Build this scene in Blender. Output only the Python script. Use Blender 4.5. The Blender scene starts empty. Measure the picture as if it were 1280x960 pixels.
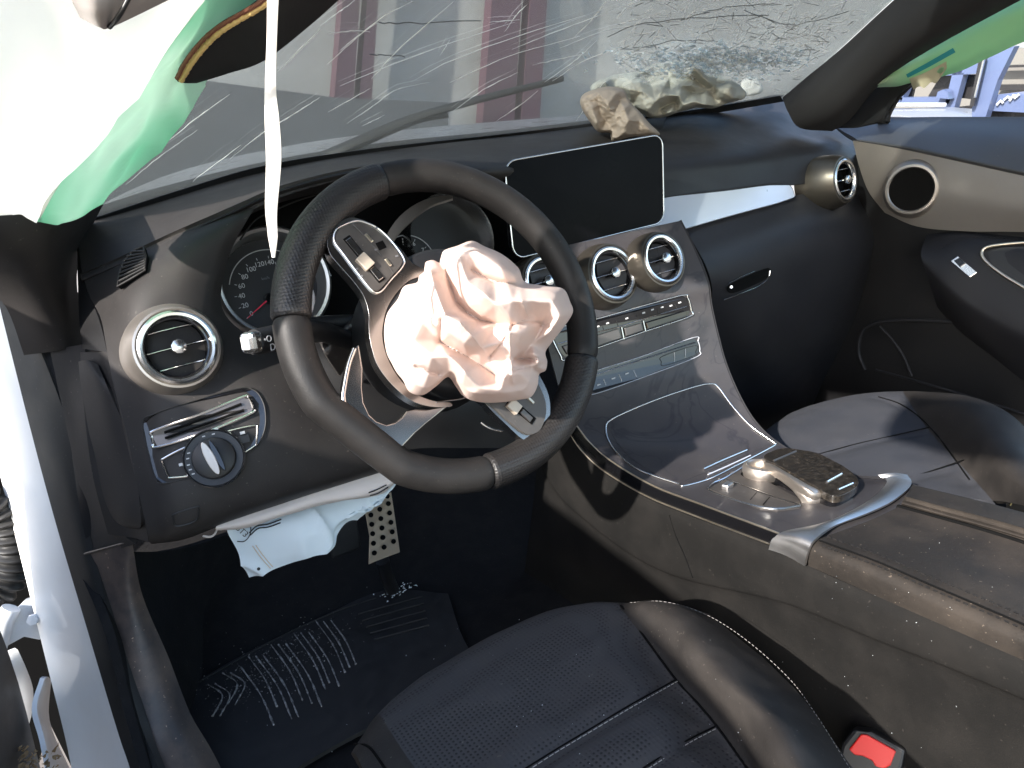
import bpy, bmesh, math, random
import numpy as np
from mathutils import Vector, Matrix, noise
from mathutils.bvhtree import BVHTree
from mathutils.geometry import tessellate_polygon, delaunay_2d_cdt
random.seed(7)
R = math.radians
# ------------------------------------------------------------------ camera, sky, sun, exposure
col = bpy.context.scene.collection
scn = bpy.context.scene
CAM = Vector((-.6964, -.6815, .8033)); YAW, PIT, ROL, FPX = R(30.35), R(17.108), R(-9.112), 900.0
FW = Vector((math.sin(YAW)*math.cos(PIT), math.cos(YAW)*math.cos(PIT), -math.sin(PIT)))
_r = Vector((math.cos(YAW), -math.sin(YAW), 0)); _u = _r.cross(FW)
RT = _r*math.cos(ROL)+_u*math.sin(ROL); UP = -_r*math.sin(ROL)+_u*math.cos(ROL)
cd = bpy.data.cameras.new('camera'); co = bpy.data.objects.new('camera', cd); col.objects.link(co)
co.matrix_world = Matrix(((RT.x, UP.x, -FW.x, CAM.x), (RT.y, UP.y, -FW.y, CAM.y), (RT.z, UP.z, -FW.z, CAM.z), (0, 0, 0, 1)))
cd.sensor_width = 36; cd.lens = 36*FPX/1280; cd.clip_start = .02; cd.clip_end = 500
scn.camera = co
SUN = Vector((-.78, -.30, .52)).normalized()          # direction towards the sun
w = bpy.data.worlds.new('World'); scn.world = w; w.use_nodes = True
nt = w.node_tree; bgn = nt.nodes['Background']; sk = nt.nodes.new('ShaderNodeTexSky'); sk.sky_type = 'NISHITA'
sk.sun_disc = False; sk.sun_elevation = math.asin(SUN.z); sk.sun_rotation = math.atan2(SUN.x, SUN.y)
nt.links.new(sk.outputs[0], bgn.inputs[0]); bgn.inputs[1].default_value = .15
sl = bpy.data.lights.new('sun', 'SUN'); sl.energy = 2.9; sl.angle = R(1.0); sl.color = (1, .94, .87)
so = bpy.data.objects.new('sun', sl); col.objects.link(so); so.rotation_euler = SUN.to_track_quat('Z', 'Y').to_euler()
scn.view_settings.view_transform = 'Standard'; scn.view_settings.look = 'None'
scn.view_settings.exposure = 1.95; scn.view_settings.gamma = 1
scn.render.engine = 'CYCLES'
scn.cycles.max_bounces = 10; scn.cycles.transparent_max_bounces = 12

# ------------------------------------------------------------------ helpers
def ray(px, py): return FW+RT*((px-640)/FPX)-UP*((py-480)/FPX)
def W(px, py, ax='y', v=0.):                          # a point of the car measured at a picture point and a known distance
    d = ray(px, py); i = 'xyz'.index(ax); return CAM+d*((v-CAM[i])/d[i])
def row(s):
    out = []; ax = 'y'; v = 0
    for t in s.split():
        a = t.split(',')
        if len(a) > 2:
            if a[2][0] in 'xyz': ax = a[2][0]; v = float(a[2][1:])
            else: v = float(a[2])
        out.append(W(float(a[0]), float(a[1]), ax, v))
    return out
def cr(p, t):                                         # Catmull-Rom through the list p at parameter t in 0..len-1
    n = len(p); i = min(int(t), n-2); f = t-i
    p1, p2 = p[i], p[i+1]; p0 = p[i-1] if i > 0 else p1*2-p2; p3 = p[i+2] if i+2 < n else p2*2-p1
    return (p1*2+(p2-p0)*f+(p0*2-p1*5+p2*4-p3)*(f*f)+(p1*3-p0-p2*3+p3)*(f*f*f))*.5
def smooth(p, n, closed=False):
    if closed:
        q = [p[-1]]+list(p)+[p[0], p[1]]; m = len(p)
        return [cr(q, 1+m*i/n) for i in range(n)]
    return [cr(p, (len(p)-1)*i/(n-1)) for i in range(n)]
def abspos(o):
    v = Vector((0, 0, 0))
    while o: v = v+o.location; o = o.parent
    return v
def mesh_obj(name, verts, faces, mat, parent=None, smooth_=True, mats=None, fm=None):
    base = abspos(parent) if parent else Vector((0, 0, 0)); loc = Vector((0, 0, 0))
    if not parent and verts:
        loc = Vector((sum(v[0] for v in verts)/len(verts), sum(v[1] for v in verts)/len(verts), min(v[2] for v in verts))); base = loc
    me = bpy.data.meshes.new(name); me.from_pydata([tuple(Vector(v)-base) for v in verts], [], faces); me.update()
    for m in (mats or [mat]): me.materials.append(m)
    if fm:
        for p, k in zip(me.polygons, fm): p.material_index = k
    if smooth_: me.polygons.foreach_set('use_smooth', [True]*len(me.polygons))
    o = bpy.data.objects.new(name, me); col.objects.link(o); o.location = loc
    if parent: o.parent = parent
    return o
def tag(o, label=None, cat=None, group=None, kind=None):
    if label: o['label'] = label
    if cat: o['category'] = cat
    if group: o['group'] = group
    if kind: o['kind'] = kind
    return o
def thing(name, label, cat, loc=(0, 0, 0), group=None):
    o = bpy.data.objects.new(name, None); o.empty_display_size = .05; col.objects.link(o); o.location = loc
    return tag(o, label, cat, group)
def sharp(o, a=35):
    me = o.data; bm = bmesh.new(); bm.from_mesh(me)
    for e in bm.edges:
        if len(e.link_faces) == 2 and e.calc_face_angle(0) > R(a): e.smooth = False
    bm.to_mesh(me); bm.free(); return o
def bevel(o, wd=.001, seg=2):
    m = o.modifiers.new('bevel', 'BEVEL'); m.width = wd; m.segments = seg; m.limit_method = 'ANGLE'; m.angle_limit = R(40); return o
class Surf:                                           # a smooth surface through rows of points
    def __init__(s, rows, nu=8, nv=8, disp=None):
        s.rows = rows; n = len(rows[0]); m = len(rows); NU = (n-1)*nu+1; NV = (m-1)*nv+1
        full = [smooth(r, NU) for r in rows]
        s.v = []
        for j in range(NV):
            for i in range(NU): s.v.append(cr([full[k][i] for k in range(m)], (m-1)*j/(NV-1)))
        s.f = [(j*NU+i, j*NU+i+1, (j+1)*NU+i+1, (j+1)*NU+i) for j in range(NV-1) for i in range(NU-1)]
        c = s.f[len(s.f)//2]; a = [s.v[k] for k in c]; nn = (a[1]-a[0]).cross(a[2]-a[1])
        if nn.dot(CAM-a[0]) < 0: s.f = [tuple(reversed(f)) for f in s.f]
        s.NU, s.NV = NU, NV
        if disp: s.displace(disp)
        s.bvh = BVHTree.FromPolygons(s.v, s.f)
    def normals(s):
        n = [Vector() for _ in s.v]
        for f in s.f:
            a = s.v[f[0]]; k = (s.v[f[1]]-a).cross(s.v[f[2]]-a)
            for i in f: n[i] += k
        return [k.normalized() for k in n]
    def displace(s, fn):
        nm = s.normals(); s.v = [p+n*fn(p) for p, n in zip(s.v, nm)]
    def make(s, name, mat, parent=None, th=.006, flip=False):
        if th: return shell(name, s.v, s.f, mat, parent, th)
        return mesh_obj(name, s.v, s.f, mat, parent)
    def hit(s, px, py, off=0.):
        d = ray(px, py).normalized(); l, n, i, t = s.bvh.ray_cast(CAM, d)
        if l is None:
            # nearest point of the surface to the ray, for outlines that run to its rim
            b = None
            for k in range(60):
                q = CAM+d*(.3+k*.03); l2, n2, i2, t2 = s.bvh.find_nearest(q)
                if b is None or t2 < b[0]: b = (t2, l2, n2, q)
            l, n = b[1], b[2]; l = b[3]
        if n.dot(CAM-l) < 0: n = -n
        return l+n*off
    def path(s, pts, off=0.): return [s.hit(a, b, off) for a, b in pts]
def shell(name, v, f, mat, parent, th):               # a surface given real thickness away from the viewer side
    n = [Vector() for _ in v]
    for q in f:
        k = (v[q[1]]-v[q[0]]).cross(v[q[2]]-v[q[0]])
        for i in q: n[i] += k
    m = len(v); vv = list(v)+[p-k.normalized()*th for p, k in zip(v, n)]
    ff = list(f)+[tuple(i+m for i in reversed(q)) for q in f]
    cnt = {}
    for q in f:
        for a, b in zip(q, q[1:]+q[:1]): cnt[(a, b)] = 1
    for (a, b) in cnt:
        if (b, a) not in cnt: ff.append((b, a, a+m, b+m))
    return sharp(mesh_obj(name, vv, ff, mat, parent), 60)
def P2(s): return [tuple(float(k) for k in t.split(',')) for t in s.split()]
def tube(name, pts, r, mat, parent=None, seg=8, closed=False, n=0, taper=None, flat=None):
    if n: pts = smooth(pts, n, closed)
    if closed and flat is None:
        flat = Vector()
        for a_, b_ in zip(pts, pts[1:]+pts[:1]): flat += a_.cross(b_)-pts[0].cross(b_)-a_.cross(pts[0])
        flat = flat.normalized()
    V = []; F = []; m = len(pts); up = None
    for i, p in enumerate(pts):
        a = pts[i-1] if (i > 0 or closed) else p; b = pts[(i+1) % m] if (i < m-1 or closed) else p
        t = (b-a).normalized()
        if up is None: up = t.orthogonal().normalized() if flat is None else flat
        up2 = (up-t*up.dot(t)).normalized(); s = t.cross(up2); up = up2 if flat is None else flat
        rr = r(i/(m-1)) if callable(r) else r
        rx, ry = rr if isinstance(rr, tuple) else (rr, rr)
        for k in range(seg):
            a_ = 2*math.pi*k/seg; V.append(p+up2*math.cos(a_)*ry+s*math.sin(a_)*rx)
    rng = m if closed else m-1
    for i in range(rng):
        for k in range(seg):
            a0 = i*seg+k; a1 = i*seg+(k+1) % seg; b0 = ((i+1) % m)*seg+k; b1 = ((i+1) % m)*seg+(k+1) % seg
            F.append((a0, b0, b1, a1))
    if not closed: F.append(tuple(range(seg))); F.append(tuple(reversed(range((m-1)*seg, m*seg))))
    o = mesh_obj(name, V, F, mat, parent)
    return sharp(o, 50)
def basis(n, up=Vector((0, 0, 1))):
    n = n.normalized(); x = up.cross(n).normalized(); y = n.cross(x); return x, y, n
def lathe(name, c, n, prof, mat, parent=None, seg=40, up=Vector((0, 0, 1)), a0=0, a1=2*math.pi, ex=1.):
    x, y, z = basis(n, up); V = []; F = []; full = abs(a1-a0-2*math.pi) < 1e-6; S = seg if full else seg+1
    for (r, h) in prof:
        for k in range(S):
            a = a0+(a1-a0)*k/seg; V.append(c+x*(math.cos(a)*r*ex)+y*math.sin(a)*r+z*h)
    for i in range(len(prof)-1):
        for k in range(seg):
            k2 = (k+1) % S; F.append((i*S+k, i*S+k2, (i+1)*S+k2, (i+1)*S+k))
    return sharp(mesh_obj(name, V, F, mat, parent), 40)
def slab(name, outline, n, th, mat, parent=None, bev=0, smoothed=0, closed_smooth=True):
    # a plate: outline of 3-D points (front face) with thickness th to the back of normal n
    if smoothed: outline = smooth(outline, smoothed, True)
    n = n.normalized(); a = Vector()
    for p, q in zip(outline, outline[1:]+outline[:1]): a += p.cross(q)
    if a.dot(n) < 0: outline = outline[::-1]
    m = len(outline); V = list(outline)+[p-n*th for p in outline]
    tris = tessellate_polygon([outline]); F = []
    for t in tris:
        k = (V[t[1]]-V[t[0]]).cross(V[t[2]]-V[t[0]])
        if k.dot(n) < 0: t = (t[0], t[2], t[1])
        F.append(tuple(t)); F.append((t[0]+m, t[2]+m, t[1]+m))
    for i in range(m):
        j = (i+1) % m; F.append((j, i, i+m, j+m))
    o = mesh_obj(name, V, F, mat, parent, smooth_=bool(smoothed))
    if smoothed: sharp(o, 40)
    if bev: bevel(o, bev)
    return o
def box(name, c, sx, sy, sz, mat, parent=None, ax=(Vector((1, 0, 0)), Vector((0, 1, 0)), Vector((0, 0, 1))), bev=0):
    V = [c+ax[0]*(sx*i/2)+ax[1]*(sy*j/2)+ax[2]*(sz*k/2) for i in (-1, 1) for j in (-1, 1) for k in (-1, 1)]
    F = [(0, 1, 3, 2), (4, 6, 7, 5), (0, 4, 5, 1), (2, 3, 7, 6), (0, 2, 6, 4), (1, 5, 7, 3)]
    o = mesh_obj(name, V, F, mat, parent, smooth_=False)
    if bev: bevel(o, bev)
    return o
def text(name, s, c, x, y, size, mat, parent):
    cu = bpy.data.curves.new(name, 'FONT'); cu.body = s; cu.size = size; cu.align_x = 'CENTER'; cu.align_y = 'CENTER'; cu.extrude = .00015
    t = bpy.data.objects.new('tmp_text', cu); col.objects.link(t)
    dg = bpy.context.evaluated_depsgraph_get(); me = bpy.data.meshes.new_from_object(t.evaluated_get(dg))
    z = x.cross(y); V = [c+x*v.co.x+y*v.co.y+z*v.co.z for v in me.vertices]; F = [tuple(p.vertices) for p in me.polygons]
    bpy.data.objects.remove(t); bpy.data.curves.remove(cu); bpy.data.meshes.remove(me)
    return mesh_obj(name, V, F, mat, parent, smooth_=False)
def plane_hit(px, py, c, n, off=0.):
    d = ray(px, py); c = c+n*off; return CAM+d*((c-CAM).dot(n)/d.dot(n))

# ------------------------------------------------------------------ materials
def mat(name, c, rough=.5, metal=0, dust=None, bump=None, spec=.5, coat=0, trans=0, alpha=1, weave=None, aniso=0):
    m = bpy.data.materials.new(name); m.use_nodes = True; t = m.node_tree; N = t.nodes; L = t.links; b = N['Principled BSDF']
    b.inputs['Base Color'].default_value = (*c, 1); b.inputs['Roughness'].default_value = rough; b.inputs['Metallic'].default_value = metal
    b.inputs['Specular IOR Level'].default_value = spec; b.inputs['Coat Weight'].default_value = coat
    tc = N.new('ShaderNodeTexCoord'); geo = N.new('ShaderNodeNewGeometry')
    n1 = N.new('ShaderNodeTexNoise'); n1.inputs['Scale'].default_value = 9; n1.inputs['Detail'].default_value = 6; L.new(geo.outputs['Position'], n1.inputs['Vector'])
    if dust:
        dc, amt, sc = dust; n2 = N.new('ShaderNodeTexNoise'); n2.inputs['Scale'].default_value = sc; n2.inputs['Detail'].default_value = 9; n2.inputs['Roughness'].default_value = .68
        L.new(geo.outputs['Position'], n2.inputs['Vector'])
        mr = N.new('ShaderNodeMapRange'); mr.inputs[1].default_value = .42; mr.inputs[2].default_value = .75; mr.inputs[3].default_value = amt*.15; mr.inputs[4].default_value = amt
        L.new(n2.outputs[0], mr.inputs[0]); mx = N.new('ShaderNodeMix'); mx.data_type = 'RGBA'; mx.inputs[6].default_value = (*c, 1); mx.inputs[7].default_value = (*dc, 1)
        L.new(mr.outputs[0], mx.inputs[0]); out = mx.outputs[2]
        # scattered fine specks of dirt
        n3 = N.new('ShaderNodeTexNoise'); n3.inputs['Scale'].default_value = 260; n3.inputs['Detail'].default_value = 2; L.new(geo.outputs['Position'], n3.inputs['Vector'])
        m3 = N.new('ShaderNodeMapRange'); m3.inputs[1].default_value = .70; m3.inputs[2].default_value = .76; m3.inputs[4].default_value = min(1, amt*1.6); L.new(n3.outputs[0], m3.inputs[0])
        mx2 = N.new('ShaderNodeMix'); mx2.data_type = 'RGBA'; L.new(m3.outputs[0], mx2.inputs[0]); L.new(out, mx2.inputs[6]); mx2.inputs[7].default_value = (*[min(1, k*1.6) for k in dc], 1)
        L.new(mx2.outputs[2], b.inputs['Base Color'])
        mr2 = N.new('ShaderNodeMapRange'); mr2.inputs[1].default_value = .3; mr2.inputs[2].default_value = .7; mr2.inputs[3].default_value = rough-.06; mr2.inputs[4].default_value = min(1, rough+.14)
        L.new(n2.outputs[0], mr2.inputs[0]); L.new(mr2.outputs[0], b.inputs['Roughness'])
    else:
        hs = N.new('ShaderNodeMapRange'); hs.inputs[1].default_value = .3; hs.inputs[2].default_value = .7; hs.inputs[3].default_value = max(.02, rough-.05); hs.inputs[4].default_value = min(1, rough+.07)
        L.new(n1.outputs[0], hs.inputs[0]); L.new(hs.outputs[0], b.inputs['Roughness'])
    if bump or weave:
        bp = N.new('ShaderNodeBump')
        if weave:
            v = N.new('ShaderNodeTexVoronoi'); v.inputs['Scale'].default_value = weave; v.inputs['Randomness'].default_value = .15
        else:
            v = N.new('ShaderNodeTexNoise'); v.inputs['Scale'].default_value = bump[0]; v.inputs['Detail'].default_value = 3
        L.new(geo.outputs['Position'], v.inputs['Vector']); L.new(v.outputs[0], bp.inputs['Height'])
        bp.inputs['Strength'].default_value = bump[1] if bump else .4; bp.inputs['Distance'].default_value = .0006
        L.new(bp.outputs[0], b.inputs['Normal'])
    if trans:
        b.inputs['Transmission Weight'].default_value = 0
        tr = N.new('ShaderNodeBsdfTranslucent'); tr.inputs[0].default_value = (*c, 1); ms = N.new('ShaderNodeMixShader'); ms.inputs[0].default_value = trans
        L.new(b.outputs[0], ms.inputs[1]); L.new(tr.outputs[0], ms.inputs[2]); L.new(ms.outputs[0], N['Material Output'].inputs[0])
    if alpha < 1: b.inputs['Alpha'].default_value = alpha
    return m
DU = (.088, .076, .066); DU2 = (.15, .135, .12)
M = dict(
 dash=mat('dash_plastic', (.019, .0175, .0175), .55, spec=.32, dust=(DU, .28, 7), bump=(900, .22)),
 dash_d=mat('dash_dark_plastic', (.010, .010, .011), .5, spec=.32, dust=(DU, .08, 9), bump=(900, .2)),
 dash_p=mat('dash_shade_plastic', (.017, .017, .020), .48, spec=.32, dust=(DU, .08, 6), bump=(900, .2)),  # dash_p: cooler copy of the dash plastic, shade tint put into its colour
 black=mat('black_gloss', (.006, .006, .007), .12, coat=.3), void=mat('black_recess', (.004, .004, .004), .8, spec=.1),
 black_m=mat('black_satin', (.014, .014, .015), .42),
 screen=mat('screen_glass', (.003, .003, .004), .3, spec=.05),
 chrome=mat('satin_chrome', (.78, .77, .75), .22, 1), chrome_w=mat('warm_chrome', (.92, .80, .62), .32, 1),
 alu=mat('brushed_aluminium', (.60, .59, .58), .36, 1, dust=(DU2, .12, 8)), alu_w=mat('warm_aluminium', (.50, .45, .40), .38, .9, dust=(DU2, .15, 6)),
 ventb=mat('vent_body_bronze', (.13, .115, .095), .36, .85, dust=(DU2, .1, 8)), frame=mat('spoke_metal', (.40, .385, .37), .24, 1), cream=mat('roller_cream', (.55, .47, .38), .4, .3), graph=mat('graphite_trim', (.13, .12, .115), .36, .8, dust=(DU2, .35, 25)), pad=mat('button_pad', (.085, .078, .074), .42, .45, dust=(DU2, .5, 40)),
 wood=mat('console_ash_wood', (.034, .032, .036), .42, dust=(DU, .30, 11), coat=.1), trimstrip=mat('silver_trim', (.70, .72, .78), .30, .35),
 leather=mat('wheel_leather', (.012, .0112, .011), .52, spec=.35, dust=(DU, .14, 20), bump=(600, .28)), leather_p=mat('perforated_leather', (.017, .0155, .015), .45, weave=330, bump=(1, .9)),
 arm=mat('armrest_leather', (.015, .0135, .0125), .65, spec=.18, dust=((.11, .088, .07), .42, 8), bump=(420, .5)),
 side=mat('console_side_plastic', (.0085, .0083, .008), .7, spec=.12, dust=(DU, .10, 14), bump=(700, .25)),
 seatl=mat('seat_leather', (.022, .020, .019), .58, spec=.25, dust=((.11, .094, .08), .28, 9), bump=(500, .4)),
 seatf=mat('seat_fabric', (.034, .034, .037), .85, dust=(DU, .30, 7), weave=210, bump=(1, .8)),
 seatp=mat('shaded_seat_fabric', (.024, .027, .036), .85, dust=(DU2, .12, 9), bump=(800, .6)),  # seat fabric with the blue of sky-lit shade put into its colour
 thread=mat('light_thread', (.35, .33, .31), .8), ythread=mat('yellow_thread', (.45, .36, .16), .8),
 carpet=mat('carpet', (.010, .010, .011), .95, dust=(DU2, .06, 30), bump=(300, 1), spec=.1), rubber=mat('rubber', (.012, .012, .012), .55, dust=(DU2, .10, 12)),
 matr=mat('mat_rubber', (.010, .010, .011), .5, dust=(DU2, .12, 45)), matdust=mat('dusty_mat_rib', (.03, .03, .03), .85, dust=((.62, .59, .55), 1.0, 110)),
 white=mat('white_car_paint', (.86, .86, .85), .35, coat=.3, dust=((.6, .53, .45), .2, 7)), whiteh=mat('hinge_white', (.66, .70, .76), .45, dust=((.4, .36, .3), .3, 20)),
 bag=mat('airbag_pink_cloth', (.82, .67, .60), .9, spec=.1, trans=.25, bump=(1600, .3)), bagw=mat('airbag_white_cloth', (.40, .41, .37), .8, trans=.15, bump=(1300, .3), dust=((.55, .47, .36), .5, 14)),
 bagt=mat('airbag_tan_cloth', (.38, .31, .25), .8, trans=.15, bump=(1300, .3)), bagk=mat('knee_airbag_shade_blue', (.72, .79, .82), .8, trans=.1, bump=(1300, .3)), bagkp=mat('knee_airbag_bounce_pink', (.72, .64, .60), .8, bump=(1300, .3)),  # knee cloth twice: sky-lit blue and sun-bounced pink put into the colours
 strap=mat('white_strap', (.85, .82, .76), .7, trans=.3), torn=mat('torn_yellow_foam', (.75, .50, .20), .9, bump=(300, 1)), tornb=mat('torn_brown_edge', (.22, .08, .05), .9),
 pill=mat('pillar_cloth', (.022, .021, .022), .85, bump=(900, .5)), red=mat('red_button', (.75, .03, .025), .35), needle=mat('needle_red', (.75, .04, .09), .4),
 mark=mat('light_marking', (.55, .55, .55), .6), markd=mat('dim_marking', (.16, .16, .17), .6), ink=mat('black_ink', (.03, .03, .03), .8), stitchy=mat('tan_stitch', (.62, .50, .38), .8),
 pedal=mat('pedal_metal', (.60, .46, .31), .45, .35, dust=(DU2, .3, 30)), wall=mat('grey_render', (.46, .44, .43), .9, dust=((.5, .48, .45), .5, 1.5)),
 maroon=mat('maroon_paint', (.12, .06, .08), .6), darkw=mat('dark_band_shade', (.13, .13, .14), .9), ground=mat('dry_ground', (.17, .15, .13), .95, dust=((.10, .08, .07), .9, 3), bump=(20, 1)),
 blue=mat('periwinkle_paint', (.10, .13, .24), .4, coat=.3), blued=mat('shop_window_dark', (.03, .028, .03), .25), silver=mat('silver_car_paint', (.33, .33, .35), .3, .4), glassg=mat('light_shutter', (.19, .175, .16), .7),
 teal=mat('teal_tape', (.03, .30, .34), .6), label_b=mat('beige_label', (.60, .55, .38), .7), visor=mat('visor_grey_beige', (.36, .33, .31), .7), crumb=mat('glass_crumb', (.85, .9, .92), .25, trans=.3),
 crack=mat('crack_edge', (.80, .79, .78), .3, trans=.4), crackd=mat('crack_dark', (.10, .10, .10), .5), leaf=mat('dry_leaf', (.25, .17, .09), .9))
def curtain_mat(name, thick):
    m = mat(name, (.62, .82, .70), .75, trans=.45, bump=(900, .3)); t = m.node_tree; N = t.nodes; L = t.links
    geo = N.new('ShaderNodeNewGeometry'); n = N.new('ShaderNodeTexNoise'); n.inputs['Scale'].default_value = 5; L.new(geo.outputs['Position'], n.inputs['Vector'])
    r = N.new('ShaderNodeValToRGB'); r.color_ramp.elements[0].position = .38; r.color_ramp.elements[0].color = thick[0]; r.color_ramp.elements[1].position = .62; r.color_ramp.elements[1].color = thick[1]
    L.new(n.outputs[0], r.inputs[0]); L.new(r.outputs[0], N['Principled BSDF'].inputs['Base Color'])
    for k in N:
        if k.type == 'BSDF_TRANSLUCENT': L.new(r.outputs[0], k.inputs[0])
    return m
M['curtL'] = curtain_mat('curtain_airbag_mint', ((.34, .66, .50, 1), (.66, .82, .72, 1)))
M['curtR'] = curtain_mat('curtain_airbag_green', ((.46, .74, .46, 1), (.72, .84, .62, 1)))
M['curtW'] = mat('curtain_airbag_white', (.86, .87, .83), .8, trans=.55, bump=(900, .3))
def glass_mat():
    m = bpy.data.materials.new('cracked_glass'); m.use_nodes = True; t = m.node_tree; N = t.nodes; L = t.links; N.remove(N['Principled BSDF'])
    tr = N.new('ShaderNodeBsdfTransparent'); tr.inputs[0].default_value = (.80, .84, .83, 1)
    di = N.new('ShaderNodeBsdfDiffuse'); di.inputs[0].default_value = (.55, .54, .52, 1); gl = N.new('ShaderNodeBsdfGlossy'); gl.inputs['Roughness'].default_value = .03
    fr = N.new('ShaderNodeFresnel'); fr.inputs[0].default_value = 1.45; geo = N.new('ShaderNodeNewGeometry')
    n = N.new('ShaderNodeTexNoise'); n.inputs['Scale'].default_value = 6; n.inputs['Detail'].default_value = 8; L.new(geo.outputs['Position'], n.inputs['Vector'])
    mr = N.new('ShaderNodeMapRange'); mr.inputs[1].default_value = .3; mr.inputs[2].default_value = .75; mr.inputs[3].default_value = .16; mr.inputs[4].default_value = .40; L.new(n.outputs[0], mr.inputs[0])
    m1 = N.new('ShaderNodeMixShader'); L.new(mr.outputs[0], m1.inputs[0]); L.new(tr.outputs[0], m1.inputs[1]); L.new(di.outputs[0], m1.inputs[2])
    sc = N.new('ShaderNodeMath'); sc.operation = 'MULTIPLY'; sc.inputs[1].default_value = .35; L.new(fr.outputs[0], sc.inputs[0])
    m2 = N.new('ShaderNodeMixShader'); L.new(sc.outputs[0], m2.inputs[0]); L.new(m1.outputs[0], m2.inputs[1]); L.new(gl.outputs[0], m2.inputs[2]); L.new(m2.outputs[0], N['Material Output'].inputs[0])
    return m
M['glass'] = glass_mat()
def clear_glass():
    m = bpy.data.materials.new('side_glass'); m.use_nodes = True; t = m.node_tree; N = t.nodes; L = t.links; N.remove(N['Principled BSDF'])
    tr = N.new('ShaderNodeBsdfTransparent'); tr.inputs[0].default_value = (.9, .93, .92, 1); gl = N.new('ShaderNodeBsdfGlossy'); gl.inputs['Roughness'].default_value = .02
    m2 = N.new('ShaderNodeMixShader'); m2.inputs[0].default_value = .06; L.new(tr.outputs[0], m2.inputs[1]); L.new(gl.outputs[0], m2.inputs[2]); L.new(m2.outputs[0], N['Material Output'].inputs[0])
    return m
M['cglass'] = clear_glass()
def wood_veins():                                     # fine dark vein lines in the console veneer
    m = M['wood']; t = m.node_tree; N = t.nodes; L = t.links; b = N['Principled BSDF']; src = b.inputs['Base Color'].links[0].from_socket
    geo = N.new('ShaderNodeNewGeometry'); n = N.new('ShaderNodeTexNoise'); n.inputs['Scale'].default_value = 7; n.inputs['Detail'].default_value = 4; n.inputs['Distortion'].default_value = 1.2
    L.new(geo.outputs['Position'], n.inputs['Vector']); a = N.new('ShaderNodeMath'); a.operation = 'SUBTRACT'; a.inputs[1].default_value = .5; L.new(n.outputs[0], a.inputs[0])
    ab = N.new('ShaderNodeMath'); ab.operation = 'ABSOLUTE'; L.new(a.outputs[0], ab.inputs[0]); mr = N.new('ShaderNodeMapRange'); mr.inputs[1].default_value = 0; mr.inputs[2].default_value = .016; mr.inputs[3].default_value = .75; mr.inputs[4].default_value = 0
    L.new(ab.outputs[0], mr.inputs[0]); mx = N.new('ShaderNodeMix'); mx.data_type = 'RGBA'; L.new(mr.outputs[0], mx.inputs[0]); L.new(src, mx.inputs[6]); mx.inputs[7].default_value = (.018, .017, .022, 1); L.new(mx.outputs[2], b.inputs['Base Color'])
wood_veins()
def dots(m, scale, lo, hi, dark):
    t = m.node_tree; N = t.nodes; L = t.links; b = N['Principled BSDF']; lk = b.inputs['Base Color'].links; geo = N.new('ShaderNodeNewGeometry')
    v = N.new('ShaderNodeTexVoronoi'); v.inputs['Scale'].default_value = scale; v.inputs['Randomness'].default_value = .1; L.new(geo.outputs['Position'], v.inputs['Vector'])
    mr = N.new('ShaderNodeMapRange'); mr.inputs[1].default_value = lo; mr.inputs[2].default_value = hi; mr.inputs[3].default_value = dark; mr.inputs[4].default_value = 0; L.new(v.outputs[0], mr.inputs[0])
    mx = N.new('ShaderNodeMix'); mx.data_type = 'RGBA'; L.new(mr.outputs[0], mx.inputs[0]); mx.inputs[7].default_value = (.003, .003, .004, 1)
    if lk: L.new(lk[0].from_socket, mx.inputs[6])
    else: mx.inputs[6].default_value = b.inputs['Base Color'].default_value
    L.new(mx.outputs[2], b.inputs['Base Color'])
dots(M['seatf'], 210, .18, .34, .8); dots(M['leather_p'], 260, .2, .34, .7)

# ================================================================== THE SETTING
def plate(name, pts, mt, kind=None, parent=None, th=.02):
    s = slab(name, pts, (CAM-pts[0]), th, mt, parent)
    if kind: s['kind'] = kind
    return s
g = mesh_obj('ground', [(-60, -60, -.32), (60, -60, -.32), (60, 60, -.32), (-60, 60, -.32)], [(0, 1, 2, 3)], M['ground'], smooth_=False); g['kind'] = 'structure'
fl = Surf([[Vector((x, y, z)) for x in (-.76, -.6, -.3, -.14, .14, .4, .76)] for y, z in ((-.9, .08), (-.2, .08), (.2, .09), (.45, .10), (.62, .2), (.75, .42), (.78, .70))], 3, 3).make('car_floor', M['carpet'], None, .01); fl['kind'] = 'structure'
# building ahead, seen through the windscreen
bw = thing('rendered_wall', 'long pale grey rendered wall ahead of the car, seen through the cracked windscreen', 'wall', (3, 5.2, -.3))
box('wall_face', Vector((3, 5.3, 2.6)), 26, .2, 5.8, M['wall'], bw)
def post(a, b, ya, yb, y, lab):
    p0, p1 = W(a, ya, 'y', y), W(b, ya, 'y', y); q0, q1 = W(a-10, yb, 'y', y), W(b-8, yb, 'y', y)
    d0 = (p0-q0)*1.3; d1 = (p1-q1)*1.3
    tag(slab('painted_post', [q0-d0*1.2, q1-d1*1.2, p1+d1*2, p0+d0*2], Vector((0, -1, 0)), .12, M['maroon']), lab, 'post', 'maroon posts standing before the pale wall')
post(428, 450, 0, 120, 4.9, 'wider maroon post standing left of the left pair before the pale wall')
post(459, 473, 0, 120, 4.92, 'narrow maroon post standing right in the left pair before the pale wall')
post(615, 652, 0, 130, 4.9, 'widest maroon post, left one of the right pair before the pale wall')
post(663, 684, 0, 130, 4.92, 'maroon post at right end of the four before the pale wall')
lw = thing('dark_band', 'dark slab standing in for the shadowy band at the foot of the pale wall beyond the bonnet', 'wall', (-1, 4.4, -.3))
slab('wall_face', row('90,330,y4.4 560,230 560,128 420,122 250,100 150,90'), Vector((0, -1, 0)), .2, M['darkw'], lw)  # dark slab added in place of ground and shadow below the wall
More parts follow.
